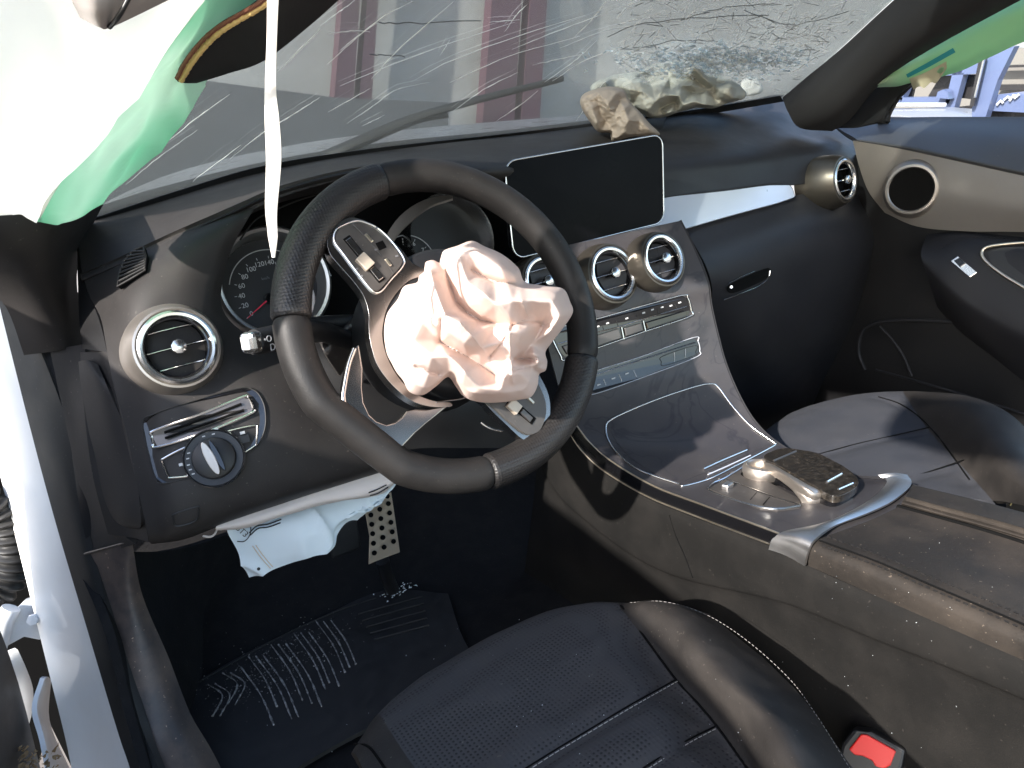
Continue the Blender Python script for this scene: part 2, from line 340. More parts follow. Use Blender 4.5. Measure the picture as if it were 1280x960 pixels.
# bonnet, cowl and wiper of this car
hood = Surf([row('60,330,y.72 200,262 340,222 480,196 620,178 760,160 900,148'), row('60,300,y.95 200,236 340,200 480,178 620,162 760,150 900,140'), row('60,290,y1.5 200,222 340,186 480,165 620,152 760,142 900,134')], 4, 4)
tag(hood.make('car_bonnet', M['silver'], None, .01), 'pale grey car bonnet just beyond the windscreen wiper', 'bonnet')
ck = Surf([row('110,282,y.53 200,250 340,214 480,191 620,174 740,157 860,142 980,122'), row('110,262,y.62 200,234 340,200 480,178 620,164 740,150 860,136 980,118')], 4, 4)
tag(ck.make('cowl_panel', M['rubber'], None, .02), 'dark plastic cowl panel along the foot of the windscreen', 'cowl panel')
wp_ = thing('windscreen_wiper', 'black wiper lying diagonally on the outside of the windscreen', 'wiper', W(400, 205, 'y', .62))
tube('wiper_blade', row('380,206,y.61 430,184,.56 510,150,.52 600,124,.47 681,104,.43 704,98,.42'), lambda t: (.006, .013-.010*t), M['rubber'], wp_, n=24)
tube('wiper_arm', row('380,214,y.62 450,180,.57 520,150,.53 560,142,.50'), .007, M['rubber'], wp_, n=16)

# ================================================================== WINDSCREEN
GL = Surf([[W(110, 292, 'y', .44), W(230, 247, 'y', .49), W(340, 216, 'y', .52), W(480, 190, 'y', .54), W(620, 173, 'y', .54), W(735, 159, 'y', .52), W(860, 142, 'y', .48), W(985, 122, 'y', .385)],
           [Vector((-.60, .13, .99)), Vector((-.45, .17, 1.0)), Vector((-.25, .20, 1.01)), Vector((0, .22, 1.02)), Vector((.2, .22, 1.015)), Vector((.37, .2, 1.01)), Vector((.5, .17, 1.0)), Vector((.655, .115, .965))],
           [Vector((-.52, -.22, 1.13)), Vector((-.4, -.19, 1.15)), Vector((-.22, -.17, 1.16)), Vector((0, -.16, 1.165)), Vector((.18, -.16, 1.165)), Vector((.32, -.17, 1.16)), Vector((.44, -.19, 1.15)), Vector((.57, -.22, 1.12))]], 4, 8)
ws = thing('windscreen', 'badly cracked windscreen of the crashed car with a shattered patch at right', 'windscreen', (0, .5, .82))
GL.make('glass_pane', M['glass'], ws, .004)
cl = ['205,178 245,146 286,116', '158,231 200,196 247,163', '287,197 330,163 390,127', '347,156 400,122', '347,87 400,34', '425,108 480,85 560,55 644,28', '464,97 500,58 566,0', '514,103 560,78 640,48 731,19', '562,102 600,84 644,66 725,44',
      '567,139 600,115 628,100 647,91', '620,150 650,130 672,112', '681,103 720,75 747,50', '409,78 440,50 478,19 515,0', '434,155 470,130 497,112 537,103', '409,139 462,109', '453,158 481,144', '665,80 728,66', '631,40 645,20 659,6',
      '715,48 740,22 757,0', '400,33 445,0', '409,40 440,37 462,38', '700,60 760,38 830,28', '690,100 735,72 790,55', '612,28 650,25', '470,27 440,48 424,62', '640,62 700,38 780,8', '240,225 300,180', '550,70 563,50', '720,150 740,120 756,100']
for i, c in enumerate(cl):
    pts = GL.path(P2(c), -.0005 if i % 2 else .002)
    jit = smooth(pts, 14); jit = [p+Vector((random.uniform(-1, 1), random.uniform(-1, 1), random.uniform(-1, 1)))*.0004 for p in jit]
    tube('crack', jit, lambda t: .00015+.0004*math.sin(math.pi*min(1, max(0, t)))*random.uniform(.5, 1.5), M['crack'], ws, seg=5)
for c in ('470,27 520,28 600,25', '462,68 505,70', '760,45 800,30 870,22 960,18', '850,25 900,10 960,4', '930,12 990,30 1060,14', '790,60 850,50 900,52'):
    tube('crack', [p+Vector((random.uniform(-1, 1), 0, random.uniform(-1, 1)))*.0015 for p in smooth(GL.path(P2(c), .001), 12)], .0007, M['crackd'], ws, seg=5)
V = []; F = []; FM = []
def strand(a, b, wdt, mi):
    pa, pb = GL.hit(*a, .0015), GL.hit(*b, .0015); n = (CAM-pa).normalized(); s = (pb-pa).cross(n).normalized()*wdt; k = len(V)
    V.extend([pa-s, pa+s, pb+s, pb-s, pa+n*wdt, pb+n*wdt]); F.extend([(k, k+1, k+4), (k+1, k+2, k+5, k+4), (k+2, k+3, k+5), (k+3, k, k+4, k+5), (k, k+3, k+2, k+1)]); FM.extend([mi]*5)
for i in range(1500):
    k = random.random()
    if k < .45: cx, cy = random.gauss(890, 60), random.gauss(76, 11); an = random.gauss(-.12, .25); L_ = random.uniform(3, 12)
    elif k < .7: cx, cy = random.gauss(985, 38), random.gauss(50, 22); an = random.gauss(-.3, .5); L_ = random.uniform(3, 13)
    else: cx, cy = random.uniform(770, 1075), random.uniform(-5, 90); an = random.gauss(-.25, .5); L_ = random.uniform(4, 22)
    if cy > 118 or cx+cy*1.1 > 1100 or cx < 760: continue
    dx, dy = math.cos(an)*L_, math.sin(an)*L_
    strand((cx, cy), (cx+dx, cy+dy), random.uniform(.00015, .0006), 0 if random.random() < .82 else 1)
o = mesh_obj('shattered_glass', V, F, None, ws, smooth_=False, mats=[M['crack'], M['crackd']], fm=FM); o['kind'] = 'stuff'
# crushed, whitened flakes of glass in the middle of the shatter
V = []; F = []; FM = []
for i in range(1000):
    cx, cy = random.gauss(895, 52), random.gauss(74, 10)
    if cx > 1010: cx, cy = random.gauss(990, 22), random.gauss(66, 14)
    if cy > 112 or cx+cy > 1090: continue
    p = [GL.hit(cx+random.uniform(-5, 5), cy+random.uniform(-2.5, 2.5), random.uniform(.001, .006)) for _ in range(4)]; k = len(V); V.extend(p); F.extend([(k, k+1, k+2), (k, k+2, k+3), (k, k+1, k+3)]); FM.extend([random.choice((0, 0, 0, 1, 1))]*3)
o = mesh_obj('glass_flake', V, F, None, ws, smooth_=False, mats=[M['crumb'], mat('shatter_blue', (.62, .78, .88), .3, alpha=.45), M['crackd']], fm=FM); o['kind'] = 'stuff'

# ================================================================== PILLARS AND ROOF
pr = thing('windscreen_pillar', 'dark cloth-covered windscreen pillar on the passenger side', 'pillar', (.68, .36, .8))
Surf([row('978,122,x.665 1010,95 1050,62,.655 1122,-4,.63 1240,-104,.59'), row('985,140,x.655 1020,118,.645 1080,72,.635 1170,0,.60 1300,-100,.56'), row('1000,160,x.675 1045,140,.665 1110,82,.65 1210,14,.61 1340,-70,.57'), row('1040,164,x.73 1062,150,.73 1118,90,.71 1280,-2,.66 1420,-70,.62')], 6, 5).make('trim', M['pill'], pr, .012)
Surf([row('1036,160,x.745 1068,122 1100,92 1130,76'), row('1068,160,x.74 1090,150 1116,125 1150,100'), row('1080,158,x.745 1100,154 1112,152 1114,108')], 5, 4).make('window_corner', M['black_m'], pr, .01)
pl = thing('windscreen_pillar', 'dark windscreen pillar on the driver side, its upper cover torn open', 'pillar', (-.68, .4, .7))
Surf([row('-40,240,y.16 40,262,.18 90,262,.22 132,250,.38'), row('-40,300,y.18 30,305,.2 80,305,.25 112,290,.40'), row('-30,345,y.26 35,350,.24 72,350,.27 97,335,.36'), row('8,385,y.33 48,392,.29 80,392,.30 98,380,.36'), row('30,444,y.37 62,440,.335 82,436,.32 103,431,.34')], 5, 5).make('trim', M['dash'], pl, .012)
Surf([row('222,102,y.16 245,68,.13 275,40,.10 320,12,.06 370,-30,.0'), row('232,104,y.165 262,84,.15 305,56,.12 352,26,.07 410,-28,.01'), row('246,104,y.185 285,92,.17 330,76,.14 385,34,.09 450,-24,.02')], 6, 5).make('torn_cover', M['pill'], pl, .008)
tube('torn_foam_edge', row('226,101,y.158 240,78,.132 258,56,.118 275,40,.098 300,24,.078 332,5,.05 372,-30,.0'), lambda t: .0028+.0009*noise.noise(Vector((t*46, 0, 0)))+.0004*noise.noise(Vector((t*150, 3, 0))), M['torn'], pl, n=160, seg=7)
tube('torn_cloth_edge', row('221,98,y.156 233,76,.130 251,53,.116 270,36,.096 296,20,.076 328,1,.048 366,-32,.0'), lambda t: .0022+.0010*noise.noise(Vector((t*40, 7, 0))), M['tornb'], pl, n=50, seg=6)
rf = thing('car_roof', 'dark headliner and roof of the car above the seats', 'roof', (0, -.7, 1.05))
Surf([[Vector((x, y, z-.10*(x/.6)**2)) for x in (-.60, -.4, 0, .4, .60)] for y, z in ((-.12, 1.15), (-.6, 1.18), (-1.1, 1.17), (-1.6, 1.10))], 4, 4).make('headliner', M['pill'], rf, .03)
vs = thing('trim_panel', 'grey beige rounded trim panel with a dark seam, hanging at the top left', 'trim panel', W(140, 30, 'y', -.17))
Surf([row('60,-60,y-0.130 110,-60 190,-60 260,-60'), row('72,-30,y-0.170 118,-20,-0.180 178,-30,-0.170 235,-45,-0.150'), row('90,2,y-0.160 122,10,-0.180 165,2,-0.170 215,-8,-0.150'), row('100,22,y-0.140 124,34,-0.160 142,33,-0.150 215,-2,-0.130')], 6, 6).make('panel', M['visor'], vs, .015)
tube('seam', row('165,-10,y-0.183 150,18,-0.177 137,34,-0.158'), .0014, M['black_m'], vs, n=12)

# ================================================================== AIRBAG CLOTH
def dseg(p, a, b):
    ax, ay = a; bx, by = b; dx, dy = bx-ax, by-ay; L2 = dx*dx+dy*dy or 1; t = max(0, min(1, ((p[0]-ax)*dx+(p[1]-ay)*dy)/L2)); return math.hypot(p[0]-ax-t*dx, p[1]-ay-t*dy), t
def height_map(outline, pts, blur=2, edge=.012):
    # heights of crumpled cloth: flat facets between hand-set peaks and valleys, slightly softened
    xs = [p[0] for p in outline]; ys = [p[1] for p in outline]; x0, y0 = min(xs)-12, min(ys)-12; K = 2
    nx, ny = int((max(xs)-x0+12)*K)+1, int((max(ys)-y0+12)*K)+1; H = np.zeros((ny, nx))
    allp = list(pts)
    for i, (a, b) in enumerate(outline):
        near = sorted(pts, key=lambda p: (p[0]-a)**2+(p[1]-b)**2)[:2]; allp.append((a, b, max(edge, .55*sum(q[2] for q in near)/2)))
    for c in ((x0, y0), (x0+nx/K, y0), (x0, y0+ny/K), (x0+nx/K, y0+ny/K)): allp.append((*c, 0))
    r = delaunay_2d_cdt([Vector((a, b)) for a, b, c in allp], [], [], 0, 1e-4); vs = r[0]; og = r[3]
    for f in r[2]:
        q = [(vs[k].x, vs[k].y, allp[og[k][0]][2] if og[k] else 0) for k in f]
        (ax, ay, az), (bx, by, bz), (cx, cy, cz) = q[:3]; dd = (by-cy)*(ax-cx)+(cx-bx)*(ay-cy)
        if abs(dd) < 1e-9: continue
        i0, i1 = max(0, int((min(ax, bx, cx)-x0)*K)), min(nx-1, int((max(ax, bx, cx)-x0)*K)+1); j0, j1 = max(0, int((min(ay, by, cy)-y0)*K)), min(ny-1, int((max(ay, by, cy)-y0)*K)+1)
        X, Y = np.meshgrid(np.arange(i0, i1+1)/K+x0, np.arange(j0, j1+1)/K+y0)
        l1 = ((by-cy)*(X-cx)+(cx-bx)*(Y-cy))/dd; l2 = ((cy-ay)*(X-cx)+(ax-cx)*(Y-cy))/dd; l3 = 1-l1-l2; m = (l1 >= -1e-6) & (l2 >= -1e-6) & (l3 >= -1e-6)
        H[j0:j1+1, i0:i1+1][m] = (l1*az+l2*bz+l3*cz)[m]
    for _ in range(blur):
        P_ = np.pad(H, 2, mode='edge'); H = sum(P_[2+j:2+j+ny, 2+i:2+i+nx] for j in (-2, -1, 0, 1, 2) for i in (-2, -1, 0, 1, 2))/25
    def f(px, py):
        u = min(max((px-x0)*K, 0), nx-1.001); v = min(max((py-y0)*K, 0), ny-1.001); i, j = int(u), int(v); a, b = u-i, v-j
        return float(H[j, i]*(1-a)*(1-b)+H[j, i+1]*a*(1-b)+H[j+1, i]*(1-a)*b+H[j+1, i+1]*a*b)
    return f
def cloth(name, outline, cpx, plane, dome, folds, mt, parent=None, nr=46, na=180, amp=.006, back=.05, seed=0., sc=22., power=.55, hm=None):
    # a bag of cloth: traced outline on a plane, domed towards its front, folded by creases, closed behind
    c, n = plane; out = smooth([Vector((a, b, 0)) for a, b in outline], na, True); V = []; F = []
    def disp(px, py, k):
        h = dome*(1-k**2.4)**power if k < 1 else 0
        if hm: h = hm(px, py)*min(1, ((1-k)*9+.0)**.6 if k < 1 else 0)+.0005
        for pts, wd, am in folds:
            best = 1e9
            for a, b in zip(pts, pts[1:]): best = min(best, dseg((px, py), a, b)[0])
            h += am*math.exp(-best/wd)
        return h
    for j in range(nr+1):
        k = j/nr
        for i in range(na):
            px = cpx[0]+(out[i].x-cpx[0])*k; py = cpx[1]+(out[i].y-cpx[1])*k
            p = plane_hit(px, py, c, n); q = p*sc+Vector((seed, seed*2, 0))
            e = min(1, (1-k)*4+.25); rn = noise.noise(q)*1.0+(1-2*abs(noise.noise(q*1.9)))*.75+(1-2*abs(noise.noise(q*4.1)))*.22
            V.append(plane_hit(px, py, c, n, disp(px, py, k)+amp*rn*e))
            if j == 0 and i > 0: V[-1] = V[0]
    for j in range(nr):
        for i in range(na):
            a, b = j*na+i, j*na+(i+1) % na; F.append((a, b, b+na, a+na))
    cen = plane_hit(*cpx, c, n, -back)
    for k, sh in ((.96, .35), (.8, .8), (.5, 1.)):
        for i in range(na):
            p = V[nr*na+i]; q = cen+(plane_hit(out[i].x, out[i].y, c, n)-cen)*k; V.append(q-n*(back*sh*.5))
    for j in range(nr, nr+3):
        for i in range(na):
            a, b = j*na+i, j*na+(i+1) % na; F.append((a, b, b+na, a+na))
    F.append(tuple(range((nr+3)*na, (nr+4)*na)))
    a = F[nr*na//2]; nn = (V[a[1]]-V[a[0]]).cross(V[a[2]]-V[a[1]])
    if nn.dot(n) < 0: F = [tuple(reversed(f)) for f in F]
    o = mesh_obj(name, V, F, mt, parent); bm = bmesh.new(); bm.from_mesh(o.data); bmesh.ops.remove_doubles(bm, verts=bm.verts, dist=1e-6); bmesh.ops.recalc_face_normals(bm, faces=bm.faces); bm.to_mesh(o.data); bm.free()
    return o

# ================================================================== DASHBOARD
db = thing('dashboard', 'black dashboard running the full width of the car below the windscreen', 'dashboard', (0, .2, .5))
top = Surf([row('96,268,y.46 160,250,.50 230,232,.53 300,215,.54 380,200,.55 470,188,.55 560,177,.55 650,167,.55 745,154,.54 835,142,.50'),
            row('97,296,.36 150,285,.36 220,264,.37 300,240,.37 380,217,.37 470,201,.37 560,190,.37 650,181,.38 745,166,.42 830,154,.44'),
            row('103,345,.285 155,322,.255 220,292,.245 290,262,.22 360,232,.19 460,208,.175 560,204,.175 640,207,.20 745,182,.36 828,168,.40'),
            row('103,352,.30 157,330,.262 222,300,.25 292,270,.22 361,243,.19 460,222,.178 560,217,.18 635,228,.21 748,200,.34 830,180,.38'),
            row('105,356,.32 160,334,.285 226,304,.27 294,276,.25 362,250,.22 460,232,.215 560,229,.22 632,240,.24 750,205,.34 832,184,.38')], 6, 6)
top.make('dash_top', M['dash'], db, .008)
left = Surf([row('104,345,y.288 155,322,.258 220,292,.247 290,262,.222 332,243,.205'),
             row('113,372,.278 158,345,.225 218,312,.208 280,285,.198 312,270,.198'),
             row('126,398,.255 162,378,.195 215,355,.182 262,335,.190 286,322,.200'),
             row('133,434,.225 170,428,.170 222,418,.166 258,400,.175 278,385,.200'),
             row('141,476,.195 190,490,.158 245,480,.150 292,455,.160 318,425,.200'),
             row('158,540,.175 205,545,.142 262,530,.130 335,500,.125 400,470,.150'),
             row('170,600,.160 212,605,.122 275,592,.112 365,560,.110 440,530,.125'),
             row('181,650,.150 222,652,.118 285,632,.112 390,598,.110 490,565,.125'),
             row('187,676,.160 228,670,.135 288,648,.128 398,612,.125 500,580,.140'),
             row('190,680,.20 231,674,.18 290,652,.17 400,616,.17 502,584,.18')], 8, 6)
left.make('dash_face', M['dash'], db, .008)
Surf([row('318,425,y.20 360,420,.20 420,410,.21 500,400,.22 640,400,.22'), row('400,470,y.15 430,450 480,440,.16 560,440,.18 650,440,.2'), row('440,530,y.125 480,510 530,500 600,500,.15 680,500,.17'), row('490,565,y.125 530,560 580,560,.14 640,560,.17 700,560,.2')], 5, 5).make('column_surround', M['dash_d'], db, .006)
# dark end cap and strips beside it
Surf([row('92,268,y.47 98,275,.44'), row('96,300,.36 104,310,.34'), row('97,345,.32 106,352,.30'), row('99,400,.31 124,400,.262'), row('103,436,.30 134,440,.23')], 3, 4).make('end_cap', M['dash_d'], db, .006)
Surf([row('100,440,y.30 122,440,.26 134,438,.23'), row('104,500,.28 132,500,.24 148,500,.20'), row('115,590,.26 152,590,.225 172,600,.175'), row('135,668,.26 165,672,.22 186,678,.18')], 4, 5).make('side_panel', M['dash'], db, .006)
cap = Surf([row('98,452,y.285 108,450,.262 122,455,.25'), row('101,480,.275 120,475,.235 136,488,.215'), row('112,545,.265 138,540,.215 161,548,.19'), row('124,605,.255 150,600,.21 172,606,.178'), row('140,648,.25 158,650,.205 176,652,.175'), row('146,660,.27 160,664,.25 174,662,.20')], 5, 5)
cap.make('fuse_cover', M['dash'], db, .006)
# passenger side
pas = Surf([row('795,153,y.50 870,136,.50 930,127,.50 976,119,.47 1010,140,.44 1045,152,.42 1082,160,.40'),
            row('796,167,.42 870,152,.42 930,145,.42 978,140,.42 1012,158,.40 1045,163,.39 1078,172,.36'),
            row('797,185,.35 870,172,.35 930,167,.35 980,164,.34 1014,168,.34 1045,171,.34 1076,177,.32'),
            row('798,200,.285 875,191,.285 930,187,.285 982,182,.285 1020,178,.29 1048,179,.29 1074,186,.28'),
            row('799,212,.262 878,204,.262 932,200,.262 986,194,.262 1022,190,.262 1050,191,.262 1078,200,.262'),
            row('800,232,.255 880,222,.255 935,217,.255 986,210,.255 1022,206,.255 1050,208,.255 1078,218,.255'),
            row('785,268,.25 878,246,.25 938,238,.25 985,232,.25 1022,228,.25 1050,230,.25 1082,240,.25')], 6, 5)
pas.make('dash_front', M['dash_p'], db, .008)
bul = Surf([row('790,285,y.265 850,282,.258 905,268,.255 950,257,.255 1000,243,.255 1045,240,.255 1088,246,.255'),
            row('798,300,.235 855,292,.228 908,280,.228 952,268,.232 1000,256,.235 1045,254,.24 1090,258,.245'),
            row('812,318,.205 874,312,.195 920,300,.198 962,288,.200 1008,276,.205 1052,272,.215 1093,276,.225'),
            row('820,345,.19 886,342,.180 930,330,.182 972,318,.185 1015,306,.188 1058,300,.20 1094,296,.215'),
            row('822,380,.195 889,368,.185 935,362,.185 980,352,.188 1022,340,.192 1062,330,.20 1094,312,.22'),
            row('825,420,.22 890,400,.21 940,405,.205 985,396,.205 1028,382,.21 1066,362,.22 1094,332,.23'),
            row('835,470,.26 898,440,.25 948,450,.25 990,440,.25 1034,425,.25 1070,400,.26 1096,360,.26'),
            row('850,540,.34 915,500,.33 960,500,.33 1000,490,.33 1040,470,.33 1074,440,.33 1098,400,.32'), row('860,640,y.46 925,600,.46 970,590,.46 1010,580,.46 1050,560,.46 1085,530,.46 1110,480,.44')], 6, 5)
bul.make('glovebox_panel', M['dash_p'], db, .008)
# silver trim strip
o1 = P2('760,268 800,256 829,247 870,241 920,235 960,230 980,229 989,234 993,244'); o2 = P2('760,300 800,296 832,291 855,286 900,273 940,262 970,254 985,249 993,246')
def strip_between(name, a, b, hit, mt, parent, n=40, th=.004, rows=5):
    A = smooth([hit(*p) for p in a], n); B = smooth([hit(*p) for p in b], n)
    V = []; F = []
    for j in range(rows):
        k = j/(rows-1)
        for i in range(n):
            V.append(A[i].lerp(B[i], k))
    F = [(j*n+i, j*n+i+1, (j+1)*n+i+1, (j+1)*n+i) for j in range(rows-1) for i in range(n-1)]
    q = F[len(F)//2]; nn = (V[q[1]]-V[q[0]]).cross(V[q[2]]-V[q[1]])
    if nn.dot(CAM-V[q[0]]) < 0: F = [tuple(reversed(f)) for f in F]
    return shell(name, V, F, mt, parent, th)
strip_between('trim_strip', o1, o2, lambda a, b: W(a, b, 'y', .252-.026*max(0, min(1, (b-(268-.17*(a-760)))/34))), M['trimstrip'], db, th=.006)
tube('trim_edge', [W(a, b, 'y', .2515) for a, b in o1], .0009, M['black_m'], db, n=40, seg=6)
tube('seam', bul.path(P2('853,284 866,305 880,330 887,350 889,368 885,392'), .0003), .0016, M['void'], db, n=30, seg=6)
# glovebox latch
lt = slab('glovebox_handle', bul.path(P2('908,358 928,347 958,335 962,342 950,352 915,366'), .002), (CAM-bul.hit(930, 350)), .004, M['void'], db, smoothed=30)
tube('latch_edge', bul.path(P2('903,374 925,366 945,358 958,348 961,338'), .003), .0011, M['chrome'], lt, n=20, seg=6)
tube('latch_edge', bul.path(P2('909,354 925,346 942,339'), .003), .0009, M['chrome'], lt, n=12, seg=6)
lathe('lock_cylinder', bul.hit(912, 358, .004), CAM-bul.hit(912, 358), [(0, .002), (.0022, .002), (.003, 0)], M['chrome'], lt, seg=12)

strip_between('black_border', P2('116,272 230,235 340,204 480,183 620,168 735,154 860,138 975,119'), P2('112,292 230,249 340,218 480,193 620,176 735,162 860,146 980,126'), lambda a, b: GL.hit(a, b, .0015), M['black_m'], ws, th=.001)
class Multi:
    def __init__(s, *a): s.a = a
    def hit(s, px, py, off=0.): return min((q.hit(px, py, off) for q in s.a), key=lambda p: (p-CAM).length)
    def path(s, pts, off=0.): return [s.hit(a, b, off) for a, b in pts]
LT = Multi(top, left)
# demister grille at the left end of the dash
gq = [W(147, 358, 'y', .216), W(182, 338, 'y', .206), W(180, 308, 'y', .232)]; gn = (gq[1]-gq[0]).cross(gq[2]-gq[0]).normalized(); gn = gn if gn.dot(CAM-gq[0]) > 0 else -gn
GP = lambda t, off: [plane_hit(a, b, gq[0], gn, off) for a, b in P2(t)]
gr = slab('demister_grille', GP('147,358 149,342 156,326 167,313 179,308 182,320 181,338 166,347', .003), gn, .006, M['void'], db)
tube('grille_rim', GP('147,358 149,342 156,326 167,313 179,308 182,320 181,338 166,347', .0035), .0013, M['dash'], gr, closed=True, seg=6)
for i in range(8):
    t = (i+.5)/8; lx = 147+(2+6*t*t)+22*max(0, t-.55); ly = 354-42*t; tube('grille_slat', GP('%g,%g %g,%g' % (lx, ly, 181.5-.5*t, 336-24*t), .0045), .0012, M['rubber'], gr, seg=6)

# air vents
def vent(px, py, y, rad, n, body=(1.3, .03), mt=None, knob=True, body_mat=None, ybody=None, slats=3, mirror=1, up=Vector((0, .1, 1))):
    c = W(px, py, 'y', y); n = n.normalized()
    v = bpy.data.objects.new('air_vent', None); v.empty_display_size = .02; col.objects.link(v); v.parent = db; v.location = c-db.location
    k, dp = body
    lathe('housing', c, n, [(rad*1.02, -.001), (rad*1.06, .0015), (rad*1.12, .001), (rad*(1.12+k*.45), -dp*.25), (rad*(1.12+k*.8), -dp*.6), (rad*(1.12+k), -dp), (rad*(1.1+k), -dp*1.9)], body_mat or M['black_m'], v, seg=64, up=up)
    lathe('ring', c, n, [(rad*.82, -.004), (rad*.84, .001), (rad*.88, .0035), (rad*.95, .004), (rad*1.01, .0025), (rad*1.03, -.002)], M['chrome'], v, seg=64, up=up)
    lathe('ring', c, n, [(rad*.79, -.010), (rad*.79, -.002), (rad*.83, -.0015), (rad*.83, -.010)], M['black'], v, seg=48, up=up)
    lathe('bowl', c, n, [(rad*.83, -.002), (rad*.8, -.02), (0, -.024)], M['void'], v, seg=40, up=up)
    x, y_, z = basis(n, up)
    for i in range(slats):
        h = (i-(slats-1)/2)*rad*.52; ww = math.sqrt(max(0, (rad*.8)**2-h*h))
        pts = [c+x*(ww*t)+y_*h-n*(.004+.004*t*t) for t in (-1, -.5, 0, .5, 1)]
        tube('slat', pts, (.0009, .0035), M['black'], v, n=14, seg=8, flat=n)
        tube('slat_edge', [p+n*.0036+y_*.0003 for p in pts], .00065, M['chrome'], v, n=14, seg=6)
    lathe('knob', c-n*.002, n, [(.006, -.01), (.006, .003), (.0078, .004), (.0085, .008), (.0075, .0115), (.004, .0128), (0, .013)], M['chrome'], v, seg=9, up=up)
    return v
vent(222, 434, .144, .0385, Vector((.08, -1, .24)), (.20, .028), body_mat=M['alu_w'])
vent(1056, 225, .203, .040, Vector((.10, -1, .10)), (.26, .040), body_mat=M['ventb'])

# light switch panel
LP = lambda s, off=0.: left.path(P2(s), off)
nl = (left.hit(260, 540, .02)-left.hit(260, 540)).normalized()
sp = slab('switch_panel', LP('180,529 192,518 240,502 300,486 316,488 325,496 331,512 331,535 322,556 304,570 290,584 268,594 246,596 205,604 196,597 188,570', .0015), nl, .004, M['black'], db)
tube('panel_outline', LP('180,529 192,518 240,502 300,486 316,488 325,496 331,512 331,535 322,556 304,570 290,584 268,594 246,596 205,604 196,597 188,570', .0018), .0008, M['rubber'], sp, n=90, closed=True, seg=6)
slab('grille_plate', LP('193,545 196,538 250,520 304,499 311,500 316,511 314,516 260,539 200,559', .004), nl, .003, M['graph'], sp)
tube('grille_frame', LP('193,545 196,538 250,519 304,498 311,499 316,510 314,517 260,540 200,559 195,554', .0045), .0013, M['chrome'], sp, n=70, closed=True, seg=6)
for q in ('208,541 255,524 302,506', '209,548 257,531 305,513'): tube('grille_slot', LP(q, .0048), .0016, M['void'], sp, n=10, seg=6)
tube('switch_frame', LP('204,577 207,573 225,563 248,553 270,545 290,538 318,532 321,535 320,553 317,558 300,569 280,580 245,593 216,597 211,595', .003), .0009, M['chrome'], sp, n=80, closed=True, seg=6)
kc = left.hit(268, 573, .004)
kn = lathe('light_knob', kc, nl, [(.0315, -.004), (.0315, .001), (.0300, .003), (.029, .0018), (.0225, .0012), (.0215, .007), (.020, .008), (0, .0085)], M['black_m'], sp, seg=48)
lathe('knob_ring', kc, nl, [(.0300, .0012), (.0308, .0032), (.0318, .0012), (.0312, 0)], M['chrome'], kn, seg=48)
kx, ky, kz = basis(nl); gd = (ky*math.cos(R(12))+kx*math.sin(R(-12)))
s_ = kz.cross(gd).normalized()
def lens(off, wd, ln, z0, z1, mt, nm):
    pts = []
    for i in range(24):
        a = 2*math.pi*i/24; pts.append(kc+kz*z1+s_*(off+math.cos(a)*wd)+gd*math.sin(a)*ln)
    return bevel(slab(nm, pts, kz, z1-z0, mt, kn), .0015)
lens(.0025, .0048, .019, .008, .018, M['alu_w'], 'grip'); lens(-.0045, .0030, .018, .008, .017, M['black'], 'grip')
for ang in (100, 78, 152, 165, 180, 192, 204): 
    a = R(ang); box('dial_mark', kc+kz*.0022+kx*(math.cos(a)*.0258)+ky*math.sin(a)*.0258, .0030, .0012, .0006, M['mark'], kn, ax=(kx, ky, kz))
box('park_mark', left.hit(227, 581, .0028), .004, .003, .0006, M['mark'], sp, ax=(kx, ky, kz)); box('foglight_button', left.hit(305, 549, .003), .012, .009, .001, M['rubber'], sp, ax=(kx, ky, kz), bev=.0005)
box('button_mark', left.hit(303, 541, .0032), .005, .003, .0005, M['mark'], sp, ax=(kx, ky, kz))
tube('bonnet_release', LP('217,648 219,642 246,633 248,637 245,650 221,657', .001), .0010, M['rubber'], db, n=40, closed=True, seg=6)

# instrument cluster
cl_ = thing('instrument_cluster', 'twin-dial instrument cluster with red needle behind the steering wheel', 'gauge cluster', W(450, 340, 'y', .24))
YN = Vector((0, -1, .22)).normalized(); cy0 = W(450, 340, 'y', .25)
slab('back_panel', [plane_hit(a, b, cy0, YN, -.03) for a, b in P2('262,300 300,258 345,240 400,226 480,215 560,212 620,225 660,250 664,330 640,400 520,470 400,470 310,470 280,430')], YN, .01, M['void'], cl_)
def gauge(cx, cy, rad, ringpts, nm):
    c = plane_hit(cx, cy, cy0, YN, -.012)
    return c
def bezel(c, r, mt, thin=1.):
    b = lathe('dial', c, YN, [(0, -.018), (r*.93, -.018)], M['black_m'], cl_, seg=64)
    lathe('bezel', c, YN, [(r*.93, -.018), (r*.97, .006), (r*1.0, .012), (r*(1+.06*thin), .014), (r*(1+.12*thin), .010), (r*(1+.16*thin), -.02)], mt, cl_, seg=72)
    return b
GX, GY, GZ = basis(YN)
c1 = plane_hit(342, 354, cy0, YN); r1 = .064
d1 = bezel(c1, r1, M['alu'], .9); 
lathe('scale_ring', c1-YN*.0172-GY*.006, YN, [(r1*.80, 0), (r1*.81, .0006), (r1*.82, 0)], M['mark'], d1, seg=64, a0=R(20), a1=R(160))
cc = c1-YN*.0165-GY*.010
def dialmarks(cc, vals, a0, a1, rr, size, par, step=2):
    m = len(vals)
    for i, s in enumerate(vals):
        a = R(a0+(a1-a0)*i/(m-1)); p = cc+GX*(math.cos(a)*rr)+GY*math.sin(a)*rr
        if s: text('dial_number', s, p, GX, GY, size, M['mark'], par)
        box('dial_tick', cc+GX*(math.cos(a)*rr*1.18)+GY*math.sin(a)*rr*1.18, .003, .0007, .0004, M['mark'], par, ax=(GX*math.cos(a)+GY*math.sin(a), GY*math.cos(a)-GX*math.sin(a), GZ))
